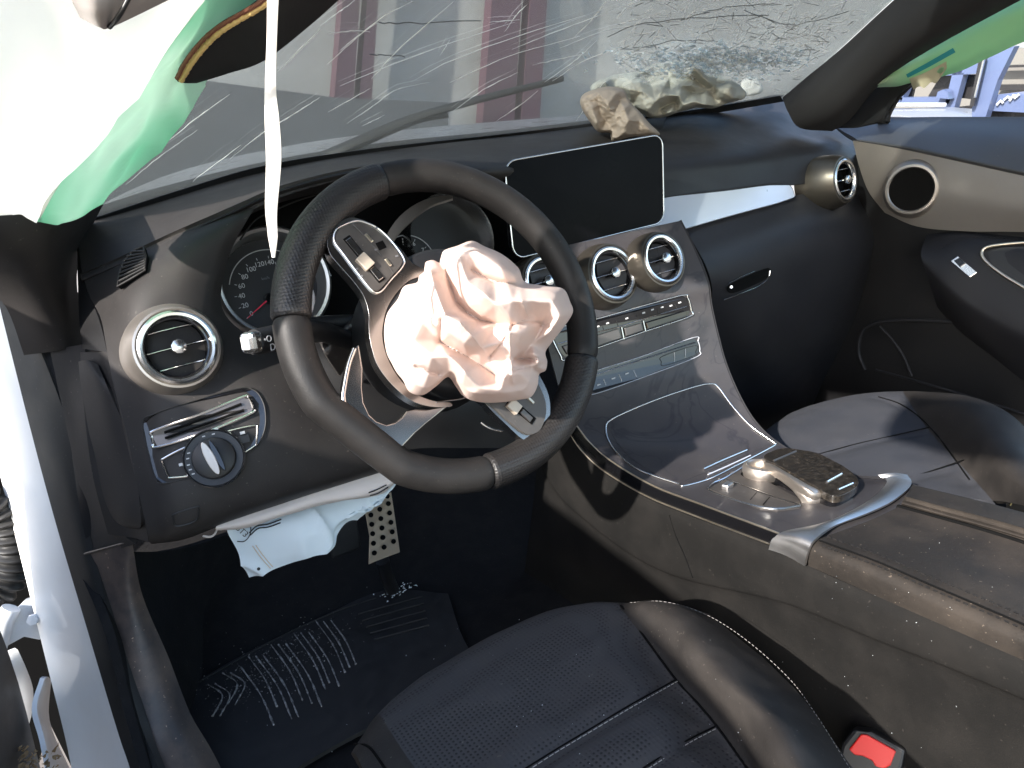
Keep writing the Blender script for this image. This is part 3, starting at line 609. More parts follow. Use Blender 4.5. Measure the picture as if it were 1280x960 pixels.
dialmarks(cc, ['0', '20', '40', '60', '80', '100', '120', '140', '160', '180', '200', '220', '240', '260'], 210, -30, .039, .0085, d1)
text('dial_unit', 'km/h', cc+GY*.020-GX*.004, GX, GY, .005, M['markd'], d1)
hub1 = plane_hit(337, 373, cy0, YN, -.012)
lathe('needle_hub', hub1, YN, [(.007, -.004), (.007, .001), (.005, .003), (0, .003)], M['black'], d1, seg=20)
tube('needle', [plane_hit(346, 368, cy0, YN, -.011), hub1+YN*.0015, plane_hit(309, 398, cy0, YN, -.012)], lambda t: .0022*(1-t*.8), M['needle'], d1, n=12, seg=6)
c2 = plane_hit(562, 300, cy0, YN)
d2 = bezel(c2, r1, M['chrome'], .25)
cc2 = plane_hit(512, 330, cy0, YN, -.013)
lathe('scale_ring', cc2, YN, [(.040, 0), (.0407, .0008), (.0415, 0)], M['mark'], d2, seg=64, a0=R(-20), a1=R(140))
dialmarks(cc2, ['3', '4', '5', '6', '7', '8'], 150, 0, .030, .008, d2)
Surf([row('470,330,y.23 480,300 500,270 530,250 566,243'), row('480,332,y.22 492,300 512,278 538,258 566,248')], 4, 3).make('cone', M['alu_w'], cl_, .003)
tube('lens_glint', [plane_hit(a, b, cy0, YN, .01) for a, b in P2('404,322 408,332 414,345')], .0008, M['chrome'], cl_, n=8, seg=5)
tube('cluster_edge', [plane_hit(a, b, cy0, YN, .03) for a, b in P2('300,300 318,276 345,262 380,248 420,238')], .0011, M['rubber'], cl_, n=20, seg=6)

# indicator stalk and lower stalk
st = thing('indicator_stalk', 'black indicator stalk with a silver square end button left of the steering wheel', 'stalk', W(360, 420, 'y', .10))
tube('lever', row('318,428,y.045 345,422,.06 380,414,.08 420,410,.12 470,408,.16'), lambda t: (.0135+.004*t, .0125), M['black_m'], st, n=24, seg=20)
sb = W(314, 428, 'y', .040); sx = (W(345, 422, 'y', .06)-W(318, 428, 'y', .045)).normalized()
szz = (Vector((0, 0, 1))-sx*sx.z).normalized(); syy = szz.cross(sx)
box('end_button', sb+sx*.001, .016, .019, .021, M['chrome'], st, ax=(sx, syy, szz), bev=.005)
box('button_face', sb-sx*.0065, .004, .011, .013, M['mark'], st, ax=(sx, syy, szz), bev=.0015)
sg = (CAM-sb).normalized(); sx2 = sx.cross(sg); sn = sx2.cross(sx)
for a, b, rr in ((337, 424, .0022), (341, 424, .0011)):
    pass
text('stalk_mark', '•O', W(335, 424, 'y', .034), sx, sn.cross(sx)*-1 if False else (Vector((0, 0, 1))-sx*sx.z).normalized(), .009, M['mark'], st)
text('stalk_mark', 'D', W(341, 434, 'y', .040), sx, (Vector((0, 0, 1))-sx*sx.z).normalized(), .010, M['mark'], st)
s2 = thing('cruise_stalk', 'short black lever below the indicator stalk, mostly behind the wheel rim', 'stalk', W(400, 420, 'y', .10))
tube('lever', row('372,414,y.03 390,412,.05 420,420,.09 450,430,.13'), .011, M['black_m'], s2, n=16, seg=14)
text('lever_mark', 'H', W(391, 410, 'y', .035), Vector((1, 0, 0)), Vector((0, .2, 1)).normalized(), .006, M['mark'], s2)
cs = thing('steering_column', 'dusty dark steering column housing behind the wheel hub', 'steering column', W(470, 450, 'y', .08))
tube('shroud', [W(565, 415, 'y', .03), W(555, 430, 'y', .10), W(545, 440, 'y', .2)], lambda t: (.055+.01*t, .05), M['dash_d'], cs, n=12, seg=28)
Surf([row('398,425,y.13 420,405 445,392'), row('405,440,y.10 430,415 455,400'), row('425,470,y.12 445,440 460,420')], 4, 4).make('bracket', M['graph'], cs, .004)

# central display
DSP = thing('display_screen', 'large blank tablet-shaped display standing on the middle of the dashboard', 'screen', W(740, 300, 'y', .20))
dq = [W(631, 203, 'y', .196), W(827, 169, 'y', .196), W(829, 277, 'y', .184), W(643, 323, 'y', .184)]
def bil(u, v): return dq[0].lerp(dq[1], u).lerp(dq[3].lerp(dq[2], u), v)
dn = (dq[1]-dq[0]).cross(dq[3]-dq[0]).normalized(); dn = dn if dn.dot(CAM-dq[0]) > 0 else -dn
def rr_uv(ru, rv, k=8, e=0.):
    out = []
    for (cu, cv, s) in ((1-ru, rv, 0), (ru, rv, 1), (ru, 1-rv, 2), (1-ru, 1-rv, 3)):
        for i in range(k+1):
            a = math.pi/2*s+math.pi/2*i/k; out.append((cu+(ru+e)*math.cos(a), cv-(rv+e*2)*math.sin(a)))
    return out
slab('glass_face', [bil(u, v)+dn*.001 for u, v in rr_uv(.062, .13)], dn, .010, M['screen'], DSP)
tube('silver_frame', [bil(u, v)+dn*.0002 for u, v in rr_uv(.062, .13, e=.004)], .0013, M['chrome'], DSP, closed=True, seg=8)
slab('rear_shell', [bil(.5+(u-.5)*.96, .5+(v-.5)*.94)-dn*.009 for u, v in rr_uv(.07, .14)], dn, .012, M['black_m'], DSP)

# ================================================================== CENTRE CONSOLE
cn = thing('centre_console', 'dark wood veneer centre console sloping down from the vents to the armrest', 'centre console', (0, 0, .10))
LW, RW = -.125, .118
def crow(l, r, lx=LW, rx=RW, bow=.0):
    a = W(*l, 'x', lx); b = W(*r, 'x', rx); return [a.lerp(b, t)+Vector((0, 0, 1))*(bow*(1-(2*t-1)**2)) for t in (0, .04, .3, .5, .7, .96, 1)]
CS = Surf([crow((655, 318), (850, 276)), crow((663, 345), (866, 308)), crow((672, 385), (884, 352)), crow((682, 420), (888, 380)), crow((692, 460), (896, 416)), crow((703, 497), (907, 456)), crow((718, 527), (925, 498)),
           crow((738, 555), (945, 530)), crow((765, 578), (972, 555)), crow((816, 608), (1012, 577)), crow((878, 632), (1062, 596)), crow((974, 668), (1118, 602)), crow((1060, 705), (1190, 625))], 5, 8)
CS.make('veneer_panel', M['wood'], cn, .006)
tube('chrome_line', [W(a, b, 'x', LW+.0005) for a, b in P2('715,524 738,554 765,577 816,607 878,631 974,667')], .0013, M['chrome_w'], cn, n=60, seg=8)
tube('chrome_line', [W(a, b, 'x', LW-.003) for a, b in P2('709,536 726,562 754,588 806,619 864,643 962,680')], .0012, M['chrome_w'], cn, n=60, seg=8)
strip_between('gloss_strip', P2('712,526 738,556 765,579 816,609 878,633 974,669'), P2('709,536 726,562 754,588 806,619 864,643 962,680'), lambda a, b: W(a, b, 'x', LW-.002), M['black'], cn, th=.004)
sd = Surf([row('700,500,x-.128 722,556 754,590 806,621 864,645 962,682 1012,708 1100,747 1190,786 1320,842'),
           row('690,530,x-.134 712,580 745,612 800,640 860,664 955,700 1008,724 1098,766 1188,806 1320,864'),
           row('675,570,x-.137 698,615 738,652 790,690 850,718 945,742 1000,758 1095,798 1188,834 1320,890'),
           row('672,578,x-.131 694,622 734,660 787,698 847,727 943,751 998,768 1092,808 1185,844 1320,902'),
           row('665,640,x-.134 685,690 725,730 775,760 840,790 930,830 985,850 1080,900 1170,940 1300,1000'),
           row('655,720,x-.142 672,770 710,810 760,840 820,870 900,920 960,950 1050,1000 1130,1050 1250,1120')], 5, 6)
sd.make('side_panel', M['side'], cn, .008)
tube('seam', sd.path(P2('837,644 846,672 857,697 866,722'), .0002), .0009, M['void'], cn, n=20, seg=6)
re_ = [W(a, b, 'x', RW+.001) for a, b in P2('850,276 866,308 884,352 888,380 896,416 907,456 925,498 945,530 972,555 1012,577 1062,596 1118,602 1190,625')]
Surf([[p+Vector((0, .002, 0)) for p in re_], [p+Vector((.006, .012, -.012)) for p in re_], [p+Vector((.010, .05, -.06)) for p in re_], [Vector((p.x+.012, p.y+.09, max(.10, p.z-.22))) for p in re_]], 4, 4).make('side_panel', M['dash_p'], cn, .004)
for _px, _py, _r in ((683, 352, .036), (766, 342, .0395), (829, 324, .0365)):
    _h = CS.hit(_px, _py, .016); _y = _h.y
    vent(_px, _py, _y, _r, Vector((0, -1, .30)), (.13, .022), body_mat=M['ventb'])
# climate switch bar and button bar
nrm = lambda a, b: (CS.hit(a, b, .02)-CS.hit(a, b)).normalized()
na_ = nrm(780, 405)
CP = lambda s, off=0.: CS.path(P2(s), off)
ac = slab('climate_panel', CP('690,418 694,411 740,401 800,384 852,370 858,372 862,388 860,394 800,414 740,434 706,446 700,440', .001), na_, .003, M['black'], cn)
tube('climate_frame', CP('689,420 693,411 740,400 800,383 852,369 859,373 863,388 860,396 800,416 740,437 706,450 700,444', .0022), .0012, M['chrome'], ac, n=90, closed=True, seg=8)
tube('divider', CP('697,430 740,417 772,409 800,400 858,383', .0022), .0009, M['chrome'], ac, n=30, seg=6)
for q, m_ in (('702,433 772,411 775,422 708,443', 'chrome'), ('779,410 800,404 802,413 781,420', 'chrome'), ('806,403 856,388 857,393 808,411', 'black')):
    slab('rocker_switch', CP(q, .0055), na_, .004, M['black' if m_ == 'black' else 'graph'], ac, bev=.001)
for q in ('776,409 779,424', '803,401 806,414'): tube('divider', CP(q, .003), .0011, M['chrome'], ac, seg=6)
def marks(surf, pts, w_, h_, par, m_='mark', off=.002):
    for (a, b) in pts:
        p = surf.hit(a, b, off); x = (surf.hit(a+6, b-2, off)-p).normalized(); n = (CAM-p).normalized(); y = n.cross(x); box('button_mark', p, w_, h_, .0005, M[m_], par, ax=(x, y, n))
marks(CS, P2('747,408 759,404 783,398 804,391 815,387 827,384 838,382 849,378'), .0045, .0022, ac)
for q in ('753,408 755,414', '770,401 773,409', '795,394 798,401', '821,386 823,393', '843,380 846,386'): tube('button_gap', CP(q, .0016), .0005, M['rubber'], ac, seg=5)
nb = nrm(800, 452)
bb = slab('button_bar', CP('731,474 737,466 800,446 866,423 871,427 873,438 868,446 800,472 745,491 736,489', .002), nb, .003, M['black'], cn)
tube('bar_edge', CP('736,471 800,450 868,428', .0032), .0011, M['chrome'], bb, n=20, seg=6)
tube('bar_rim', CP('731,474 737,466 800,446 866,422 872,427 874,438 868,447 800,473 745,492 735,490', .002), .0006, M['trimstrip'], bb, n=70, closed=True, seg=6)
tube('button_outline', CP('826,452 828,445 868,432 869,440 866,445 830,457', .0026), .0005, M['rubber'], bb, n=50, closed=True, seg=5)
for q in ('842,440 842,452', '856,436 856,447', '754,474 757,482', '773,468 777,477', '791,463 795,471'): tube('button_gap', CP(q, .0026), .0005, M['mark'], bb, seg=5)
marks(CS, P2('748,481 766,473 783,467'), .006, .0018, bb, off=.0035)
# tray lid
tr_ = slab('tray_lid', [CS.hit(a, b, .0012) for a, b in P2('757,537 762,526 790,512 830,496 870,483 888,480 897,484 915,508 938,533 966,553 968,557 950,566 920,581 888,597 856,607 845,604 800,589 776,572 762,554')], nrm(860, 545), .001, M['wood'], cn, smoothed=0) if False else None
tl = bpy.data.objects.new('tray_lid', None); col.objects.link(tl); tl.parent = cn
trp = '757,537 762,526 790,512 830,496 870,483 888,480 897,484 915,508 938,533 966,553 969,556 960,562 920,583 888,599 856,608 845,605 800,589 776,572 762,554'
tube('chrome_rim', CS.path(P2(trp), .0012), .0014, M['chrome'], tl, n=160, closed=True, seg=8)
V = []; F = []; NA, NB = 28, 22
TLc, TRc, BLc, BRc = (762, 532), (888, 484), (850, 602), (962, 556)
def bz(p, c, q, t): return (p[0]*(1-t)**2+2*c[0]*t*(1-t)+q[0]*t*t, p[1]*(1-t)**2+2*c[1]*t*(1-t)+q[1]*t*t)
for j in range(NB):
    v = j/(NB-1); a = bz((761, 532), (778, 582), (850, 604), v); b = bz((889, 484), (920, 528), (964, 555), v)
    for i in range(NA):
        u = i/(NA-1); V.append(CS.hit(a[0]+(b[0]-a[0])*u, a[1]+(b[1]-a[1])*u, .0006))
F = [(j*NA+i, j*NA+i+1, (j+1)*NA+i+1, (j+1)*NA+i) for j in range(NB-1) for i in range(NA-1)]
if (V[1]-V[0]).cross(V[NA]-V[0]).dot(CAM-V[0]) < 0: F = [tuple(reversed(f)) for f in F]
shell('lid_face', V, F, M['wood'], tl, .002)
tube('finger_grip', CS.path(P2('879,588 905,576 933,564'), .0022), .0018, M['chrome'], tl, n=12, seg=8)
tube('finger_grip', CS.path(P2('885,594 910,583 938,570'), .001), .001, M['trimstrip'], tl, n=12, seg=6)
# touch controller
nc = nrm(930, 600)
ctl = bpy.data.objects.new('controller', None); col.objects.link(ctl); ctl.parent = cn
slab('button_plate', CP('885,612 906,601 928,586 1000,625 1000,636 972,639 950,637 930,630', .0015), nc, .002, M['pad'], ctl)
tube('plate_rim', CP('885,612 892,606 906,600 930,585', .003), .0011, M['chrome'], ctl, n=20, seg=6)
tube('plate_rim', CP('885,612 887,617 920,629 950,637 975,639 1000,635', .003), .0013, M['chrome'], ctl, n=30, seg=6)
tube('plate_rim', CP('906,601 940,614 970,625 1000,634', .003), .0011, M['chrome'], ctl, n=20, seg=6)
b_ = CS.hit(909, 612, .005); xx = (CS.hit(916, 608, .006)-b_).normalized()
box('toggle_switch', b_, .017, .010, .008, M['alu'], ctl, ax=(xx, nc.cross(xx), nc), bev=.002)
for q in ('938,627 946,618', '954,633 962,624', '965,612 982,602'): tube('button_gap', CP(q, .0025), .0006, M['void'], ctl, seg=5)
marks(CS, P2('930,617 950,624 915,592'), .006, .0014, ctl, 'markd', off=.0022)
kc2 = CS.hit(951, 598, .004)
lathe('rotary_dial', kc2, nc, [(.024, -.006), (.023, 0), (.0245, .004), (.0250, .010), (.0232, .015), (.0195, .0165), (.0165, .014), (.015, .006), (0, .005)], M['alu_w'], ctl, seg=48)
lathe('dial_shadow_ring', kc2, nc, [(.0265, -.008), (.0265, -.001), (.0235, -.0005)], M['void'], ctl, seg=40)
# arching palm rest of metal with a glossy touch pad on it
KC = CS.hit(985, 610)
def H(px, py, h): return plane_hit(px, py, KC, nc, h)
L1 = smooth([H(952, 582, .012), H(958, 588, .016), H(976, 599, .018), H(990, 611, .018), H(998, 622, .012), H(1004, 635, .002)], 24)
L2 = smooth([H(952, 577, .014), H(957, 580, .021), H(979, 593, .028), H(1001, 608, .029), H(1017, 621, .021), H(1019, 634, .003)], 24)
L3 = smooth([H(951, 573, .016), H(956, 573, .021), H(981, 588, .026), H(1009, 604, .028), H(1032, 616, .021), H(1032, 630, .003)], 24)
V = []; F = []
for i in range(24):
    a, b, c = L1[i], L2[i], L3[i]
    ring = [a, a.lerp(b, .5)+nc*.003, b+nc*.0015, b.lerp(c, .6)+nc*.0008, c, c-nc*.005, b-nc*.007, a-nc*.004]; V += ring
for i in range(23):
    for k in range(8): F.append((i*8+k, i*8+(k+1) % 8, (i+1)*8+(k+1) % 8, (i+1)*8+k))
F.append(tuple(range(8))); F.append(tuple(reversed(range(184, 192))))
o = mesh_obj('palm_rest', V, F, M['alu_w'], ctl); sm = o.modifiers.new('sub', 'SUBSURF'); sm.levels = 1; sm.render_levels = 1
hp = H(985, 590, .03)
PADP = [H(a, b, .0265) for a, b in P2('955,572 965,564 980,560 999,562 1021,566 1040,575 1058,585 1072,598 1071,608 1059,616 1047,620 1034,617 1010,602 980,585')]
pdm = mat('dusty_touchpad', (.010, .010, .010), .16, dust=((.12, .095, .07), .45, 130), coat=.5)
bevel(slab('touch_pad', PADP, nc, .009, pdm, ctl, smoothed=60), .003, 3)
slab('pad_base', [KC+(p-KC)*.97-nc*.009 for p in smooth(PADP, 40, True)], nc, .024, M['black'], ctl)
def PH(a, b, h): return H(a, b, h)
tube('touch_pad_line', [H(1034, 602, .0270), H(1052, 592, .0270)], .0012, M['chrome'], ctl, seg=6)  # chrome strip standing in for a glint on the glossy pad
tube('touch_pad_line', [H(1048, 612, .0262), H(1066, 604, .0262)], .0014, M['chrome'], ctl, seg=6)  # second glint of the pad edge, also laid on as chrome
tube('touch_pad_line', [H(967, 576, .0268), H(995, 564, .0268)], .0014, M['graph'], ctl, seg=6)
# chrome arc closing the console
arco = [(1008, 706, -.128), (1012, 690, -.127), (1020, 676, -.118), (1045, 662, -.085), (1082, 648, -.04), (1112, 634, .005), (1134, 617, .06), (1138, 608, .09), (1133, 600, .112)]
arci = [(963, 686, -.131), (968, 674, -.128), (985, 667, -.118), (1030, 660, -.085), (1064, 645, -.045), (1092, 628, .0), (1108, 611, .05), (1108, 603, .08), (1098, 597, .108)]
A = smooth([CS.hit(a, b, .004) if i > 2 else W(a, b, 'x', v-.004) for i, (a, b, v) in enumerate(arco)], 50); B = smooth([CS.hit(a, b, .0025) if i > 2 else W(a, b, 'x', v-.004) for i, (a, b, v) in enumerate(arci)], 50)
V = []; F = []
for j in range(7):
    t = j/6; V += [B[i].lerp(A[i], t)+nc*(.0022*math.sin(t*math.pi)) for i in range(50)]
F = [(j*50+i, j*50+i+1, (j+1)*50+i+1, (j+1)*50+i) for j in range(6) for i in range(49)]
if (V[51]-V[50]).cross(V[100]-V[50]).dot(nc) < 0: F = [tuple(reversed(f)) for f in F]
shell('chrome_arc', V, F, M['alu'], cn, .0035)

# ---- armrest
ar = thing('armrest', 'dusty brown black leather armrest box behind the silver console arc', 'armrest', W(1150, 680, 'z', .34))
AR = Surf([row('1010,707,x-.128 1080,738 1150,770 1230,806 1330,852'), row('1011,696,x-.129 1082,726 1152,757 1232,792 1332,836'), row('1013,684,x-.127 1084,713 1154,744 1234,779 1334,821'),
           row('1022,675,x-.116 1094,702 1162,731 1242,765 1342,806'), row('1050,664,x-.082 1115,688 1180,712 1255,744 1350,784'), row('1088,650,x-.035 1150,672 1210,694 1280,722 1370,760'), row('1122,634,x.018 1172,648 1225,663 1285,682 1370,712')], 8, 6)
AR.make('armrest_lid', M['arm'], ar, .01)
AR2 = Surf([row('1126,631,x.027 1176,645 1229,659 1289,677 1374,706'), row('1128,627,x.028 1178,641 1230,655 1290,673 1372,702'), row('1136,615,x.07 1188,628 1240,641 1298,657 1380,680'), row('1141,606,x.105 1192,618 1244,631 1300,646 1384,668'), row('1146,612,x.115 1196,624 1248,637 1304,652 1388,674')], 6, 5)
AR2.make('armrest_lid', M['arm'], ar, .01)
tube('seam', row('1122,634,x.022 1173,648 1226,663 1286,682 1371,712'), .0035, M['void'], ar, n=40, seg=6)
tube('seam', AR.path(P2('1024,676 1095,702 1162,731 1242,765 1300,790'), .0003), .0011, M['void'], ar, n=50, seg=6)
def stitches(surf, pts, mt, parent, ln=.004, gap=.0025, r=.0006, off=.0012, maxn=200, nm='stitching'):
    p = smooth(surf.path(pts, off), 160); V = []; F = []; acc = 0; nxt = 0; st0 = None
    L = [0]
    for a, b in zip(p, p[1:]): L.append(L[-1]+(b-a).length)
    def at(s):
        for i in range(len(p)-1):
            if L[i+1] >= s: return p[i].lerp(p[i+1], (s-L[i])/max(1e-9, L[i+1]-L[i]))
        return p[-1]
    s = 0; k = 0
    while s < L[-1] and k < 600:
        a = at(s); b = at(min(L[-1], s+ln)); d = (b-a)
        if d.length > 1e-5:
            n = (CAM-a).normalized(); x = d.cross(n).normalized()*r; b0 = len(V)
            V += [a-x, a+n*r, a+x, b-x, b+n*r, b+x]; F += [(b0, b0+3, b0+4, b0+1), (b0+1, b0+4, b0+5, b0+2), (b0, b0+1, b0+2), (b0+3, b0+5, b0+4), (b0, b0+2, b0+5, b0+3)]
        s += ln+gap; k += 1
    o = mesh_obj(nm, V, F, mt, parent, smooth_=False); o['kind'] = 'stuff'; return o
stitches(AR, P2('1028,683 1098,709 1165,738 1242,771 1300,797'), M['leather'], ar, r=.0008)
stitches(AR, P2('1034,672 1104,697 1170,725 1248,758 1300,781'), M['leather'], ar, r=.0008)

# ================================================================== SEATS
ds = thing('car_seat', 'black driver seat cushion with perforated fabric centre and dusty leather bolsters', 'car seat', (-.37, -.25, .10))
DSR = [row('452,965,z.20 492,905 552,858 632,812 706,778 778,768 838,772 872,790'),
            row('441,945,z.27 478,890 540,843 621,797 700,765 774,756 842,760 884,772'),
            row('446,945,z.297 482,890 542,843 622,796 700,764 774,755,.300 840,757,.312 893,776,.285'),
            row('462,980,z.305 505,925 570,880 650,832 728,795 805,797,.296 872,800,.325 950,822,.285'),
            row('490,1030,z.305 540,975 612,925 690,880 768,840 842,846,.294 915,850,.335 1008,880,.285'),
            row('545,1130,z.31 600,1075 670,1020 750,970 830,925 896,908,.294 965,900,.345 1066,962,.285'),
            row('600,1230,z.31 660,1170 735,1110 815,1060 885,1000 935,965,.296 1005,970,.35 1110,1040,.285'),
            row('700,1400,z.32 750,1320 830,1250 900,1180 960,1110 1010,1070,.30 1080,1090,.35 1190,1160,.285')]
_s0 = Surf(DSR, 8, 8)
SM = ['776,757 806,797 842,846 870,877 896,908 935,962', '846,849 790,880 740,910 690,940 650,965', '894,908 860,925 820,950 790,970']
def groove(base, lines, depth, wid):
    segs = [smooth(base.path(P2(q)), 40) for q in lines]
    def f(p):
        d = min((p-q).length for sg_ in segs for q in sg_); return -depth*math.exp(-(d/wid)**1.3)
    return f
_g = groove(_s0, SM, .0065, .011)
DSS = Surf(DSR, 16, 18, disp=lambda p: .0028*noise.noise(p*9)+.0009*noise.noise(p*38)+.0012*noise.noise(Vector((p.x*14, p.y*45, p.z)))+_g(p))
def sub_surf(S, name, mt, parent, i0, i1, th=.008):
    V = []; F = []; n = i1-i0+1
    for j in range(S.NV):
        for i in range(i0, i1+1): V.append(S.v[j*S.NU+i])
    nf = S.f[0]; rev = nf[0] != 0
    for j in range(S.NV-1):
        for i in range(n-1):
            q = (j*n+i, j*n+i+1, (j+1)*n+i+1, (j+1)*n+i); F.append(tuple(reversed(q)) if rev else q)
    return shell(name, V, F, mt, parent, th)
sub_surf(DSS, 'bolster', M['seatl'], ds, 0, 14); sub_surf(DSS, 'cushion', M['seatf'], ds, 14, 80); sub_surf(DSS, 'bolster', M['seatl'], ds, 80, 112)
tube('seam', DSS.path(P2('776,757 806,797 842,846 870,877 896,908 935,962'), .0002), .0013, M['void'], ds, n=60, seg=6)
tube('seam', DSS.path(P2('846,849 790,880 740,910 690,940 650,965'), .0001), .0008, M['void'], ds, n=40, seg=6)
tube('seam', DSS.path(P2('894,908 860,925 820,950 790,970'), .0001), .0008, M['void'], ds, n=30, seg=6)
tube('seam', DSS.path(P2('442,930 462,935 484,965'), .0004), .0014, M['void'], ds, n=20, seg=6)
stitches(DSS, P2('848,852 792,884 742,914 692,944 655,968'), M['thread'], ds, ln=.0045, gap=.0015, r=.0004)
stitches(DSS, P2('895,912 862,929 822,954 796,972'), M['thread'], ds, ln=.0045, gap=.0015, r=.0004)
stitches(DSS, P2('788,754 830,753 880,768 930,799 985,848 1020,895 1062,962'), M['thread'], ds, ln=.003, gap=.002, r=.00025, off=.0008)
# fallen crumbs of safety glass and dirt
def crumbs(name, surf, n, fx, fy, s0, s1, mt, parent=None, lab=None, off=.0008):
    V = []; F = []
    for i in range(n):
        a, b = fx(), fy(); p = surf.hit(a, b, off); k = len(V); s = random.uniform(s0, s1)
        for _ in range(6): V.append(p+Vector((random.uniform(-1, 1), random.uniform(-1, 1), random.uniform(-.3, .9)))*s)
        F += [(k, k+1, k+2), (k, k+2, k+3), (k, k+3, k+4), (k, k+4, k+1), (k+5, k+2, k+1), (k+5, k+3, k+2), (k+5, k+4, k+3), (k+5, k+1, k+4)]
    o = mesh_obj(name, V, F, mt, parent, smooth_=False); o['kind'] = 'stuff'
    if lab: o['label'] = lab
    return o
U = random.uniform; G = random.gauss
crumbs('dirt_specks', DSS, 34, lambda: U(600, 1000), lambda: U(790, 960), .00025, .0006, M['crumb'], ds)
crumbs('dirt_specks', sd, 22, lambda: U(860, 1280), lambda: U(740, 950), .0003, .0007, M['crumb'], cn)
crumbs('dirt_specks', AR, 22, lambda: U(1030, 1270), lambda: U(650, 780), .0002, .0005, M['crumb'], ar)
ps = thing('car_seat', 'fabric passenger seat cushion beyond the console, tinted blue for shade', 'car seat', (.45, -.2, .10))
PSR = [row('925,600,z.16 985,560 1055,540 1130,535 1200,540 1260,560 1310,600'), row('940,556,z.27 995,518 1058,500 1130,494 1200,498 1254,518 1296,552'), row('948,556,z.30 1002,518 1062,499 1131,493,.305 1203,497,.33 1258,517,.33 1300,552,.30'),
            row('975,600,z.30 1030,560 1090,535 1160,535,.30 1235,540,.34 1290,565,.335 1340,600,.30'), row('1010,640,z.30 1070,600 1130,575 1196,575,.30 1265,590,.345 1320,610,.34 1370,640,.30'), row('1060,700,z.30 1130,650 1180,625 1240,625,.30 1310,640,.35 1370,660,.34 1420,690,.30')]
_g2 = groove(Surf(PSR, 8, 8), ['1098,496 1125,505 1150,522 1172,545 1192,572 1212,600', '1022,568 1070,555 1110,546 1162,534', '1120,602 1160,590 1205,575'], .007, .014)
PSS = Surf(PSR, 14, 16, disp=lambda p: .003*noise.noise(p*8)+.001*noise.noise(p*30)+_g2(p))
sub_surf(PSS, 'cushion', M['seatp'], ps, 0, 42); sub_surf(PSS, 'bolster', M['seatl'], ps, 42, 84)
tube('seam', PSS.path(P2('1098,496 1125,505 1150,522 1172,545 1192,572 1212,600'), .0001), .0012, M['void'], ps, n=40, seg=6)
tube('seam', PSS.path(P2('1022,568 1070,555 1110,546 1162,534'), .0001), .0009, M['void'], ps, n=30, seg=6)
tube('seam', PSS.path(P2('1120,602 1160,590 1205,575'), .0001), .0009, M['void'], ps, n=30, seg=6)
bk = Surf([row('1262,598,x.40 1300,585,.42 1340,570,.45'), row('1256,620,x.385 1300,618,.40 1340,615,.43'), row('1262,650,x.38 1300,655,.39 1340,660,.42')], 5, 5)
bk.make('backrest_side', M['seatl'], ps, .02); stitches(bk, P2('1263,632 1270,618 1281,604 1292,594'), M['ythread'], ps, ln=.005, gap=.002, r=.0009)
# belt buckle
bu = thing('belt_buckle', 'seat belt buckle with a bright red release button beside the driver seat', 'belt buckle', W(1090, 950, 'x', -.150))
bn = Vector((-.80, -.35, .50)).normalized(); bc = W(1090, 940, 'x', -.158)
BP = lambda s, off=0.: [plane_hit(a, b, bc, bn, off) for a, b in P2(s)]
bevel(slab('housing', BP('1052,930 1066,912 1090,915 1132,938 1128,958 1110,1010 1040,985'), bn, .02, M['black_m'], bu), .003)
bevel(slab('release_button', BP('1061,937 1076,918 1084,919 1120,939 1113,957 1106,961 1094,958 1090,951 1078,945 1068,944', .003), bn, .006, M['red'], bu), .0012)

# ================================================================== PASSENGER DOOR
dr = thing('car_door', 'black passenger door with a silver trim panel, round speaker and window', 'car door', (.76, 0, .1))
Surf([row('1036,140,x.84 1110,146,.84 1180,146,.84 1260,146,.84 1400,146,.84'), row('1040,152,x.83 1110,151,.83 1180,151 1260,152 1400,154'), row('1052,163,x.80 1120,162,.79 1190,167,.79 1270,175,.78 1400,188,.78'), row('1068,172,x.765 1128,179,.755 1192,191,.75 1275,207,.745 1400,230,.74'), row('1072,176,x.757 1130,185,.748 1193,198,.743 1276,216,.738 1400,240,.735'), row('1074,180,x.765 1131,189,.758 1194,202,.754 1277,220,.75 1400,245,.745')], 7, 5).make('door_top', mat('door_top_sheen', (.060, .062, .068), .42, dust=(DU2, .2, 6), bump=(900, .2)), dr, .01)  # colour raised to paint in the sky sheen on the door top
SPL = Surf([row('1066,176,x.756 1128,186,.752 1194,200,.75 1276,217,.747 1400,242,.742'), row('1074,208,x.752 1130,215,.748 1196,222,.745 1277,238,.742 1400,260,.738'), row('1086,240,x.750 1132,248,.745 1198,254,.742 1278,264,.738 1400,280,.734'), row('1106,266,x.752 1146,283,.746 1204,289,.743 1280,290,.740 1400,296,.736')], 8, 8)
SPL.make('silver_panel', mat('door_silver', (.38, .335, .295), .42, .75, dust=(DU2, .12, 5)), dr, .006)
DP = Surf([row('1040,190,x.775 1120,200 1200,210 1290,225 1400,240'), row('1060,250,x.770 1120,275,.757 1200,292,.752 1290,293,.75 1400,300,.748'), row('1060,330,x.765 1120,330,.755 1200,330 1290,330 1400,330'), row('1040,400,x.755 1110,400,.742 1200,404,.735 1290,420,.73 1400,440,.73'), row('1020,440,x.745 1110,440,.74 1200,450,.733 1290,470,.73 1400,480,.73'), row('1000,540,x.74 1110,540,.735 1200,540,.73 1290,560,.73 1400,560,.73'), row('980,640,x.74 1110,640,.735 1200,640,.73 1290,660,.73 1400,660,.73')], 6, 5)
DP.make('door_panel', M['dash_d'], dr, .01)
scn_ = SPL.hit(1143, 236, .010); sn_ = (SPL.hit(1143, 236, .02)-scn_).normalized(); sn_ = (sn_+Vector((0, -.25, 0))).normalized()
spk = lathe('speaker_bezel', scn_, sn_, [(.040, .001), (.0425, .004), (.047, .0035), (.052, -.002), (.056, -.010)], M['alu_w'], dr, seg=64)
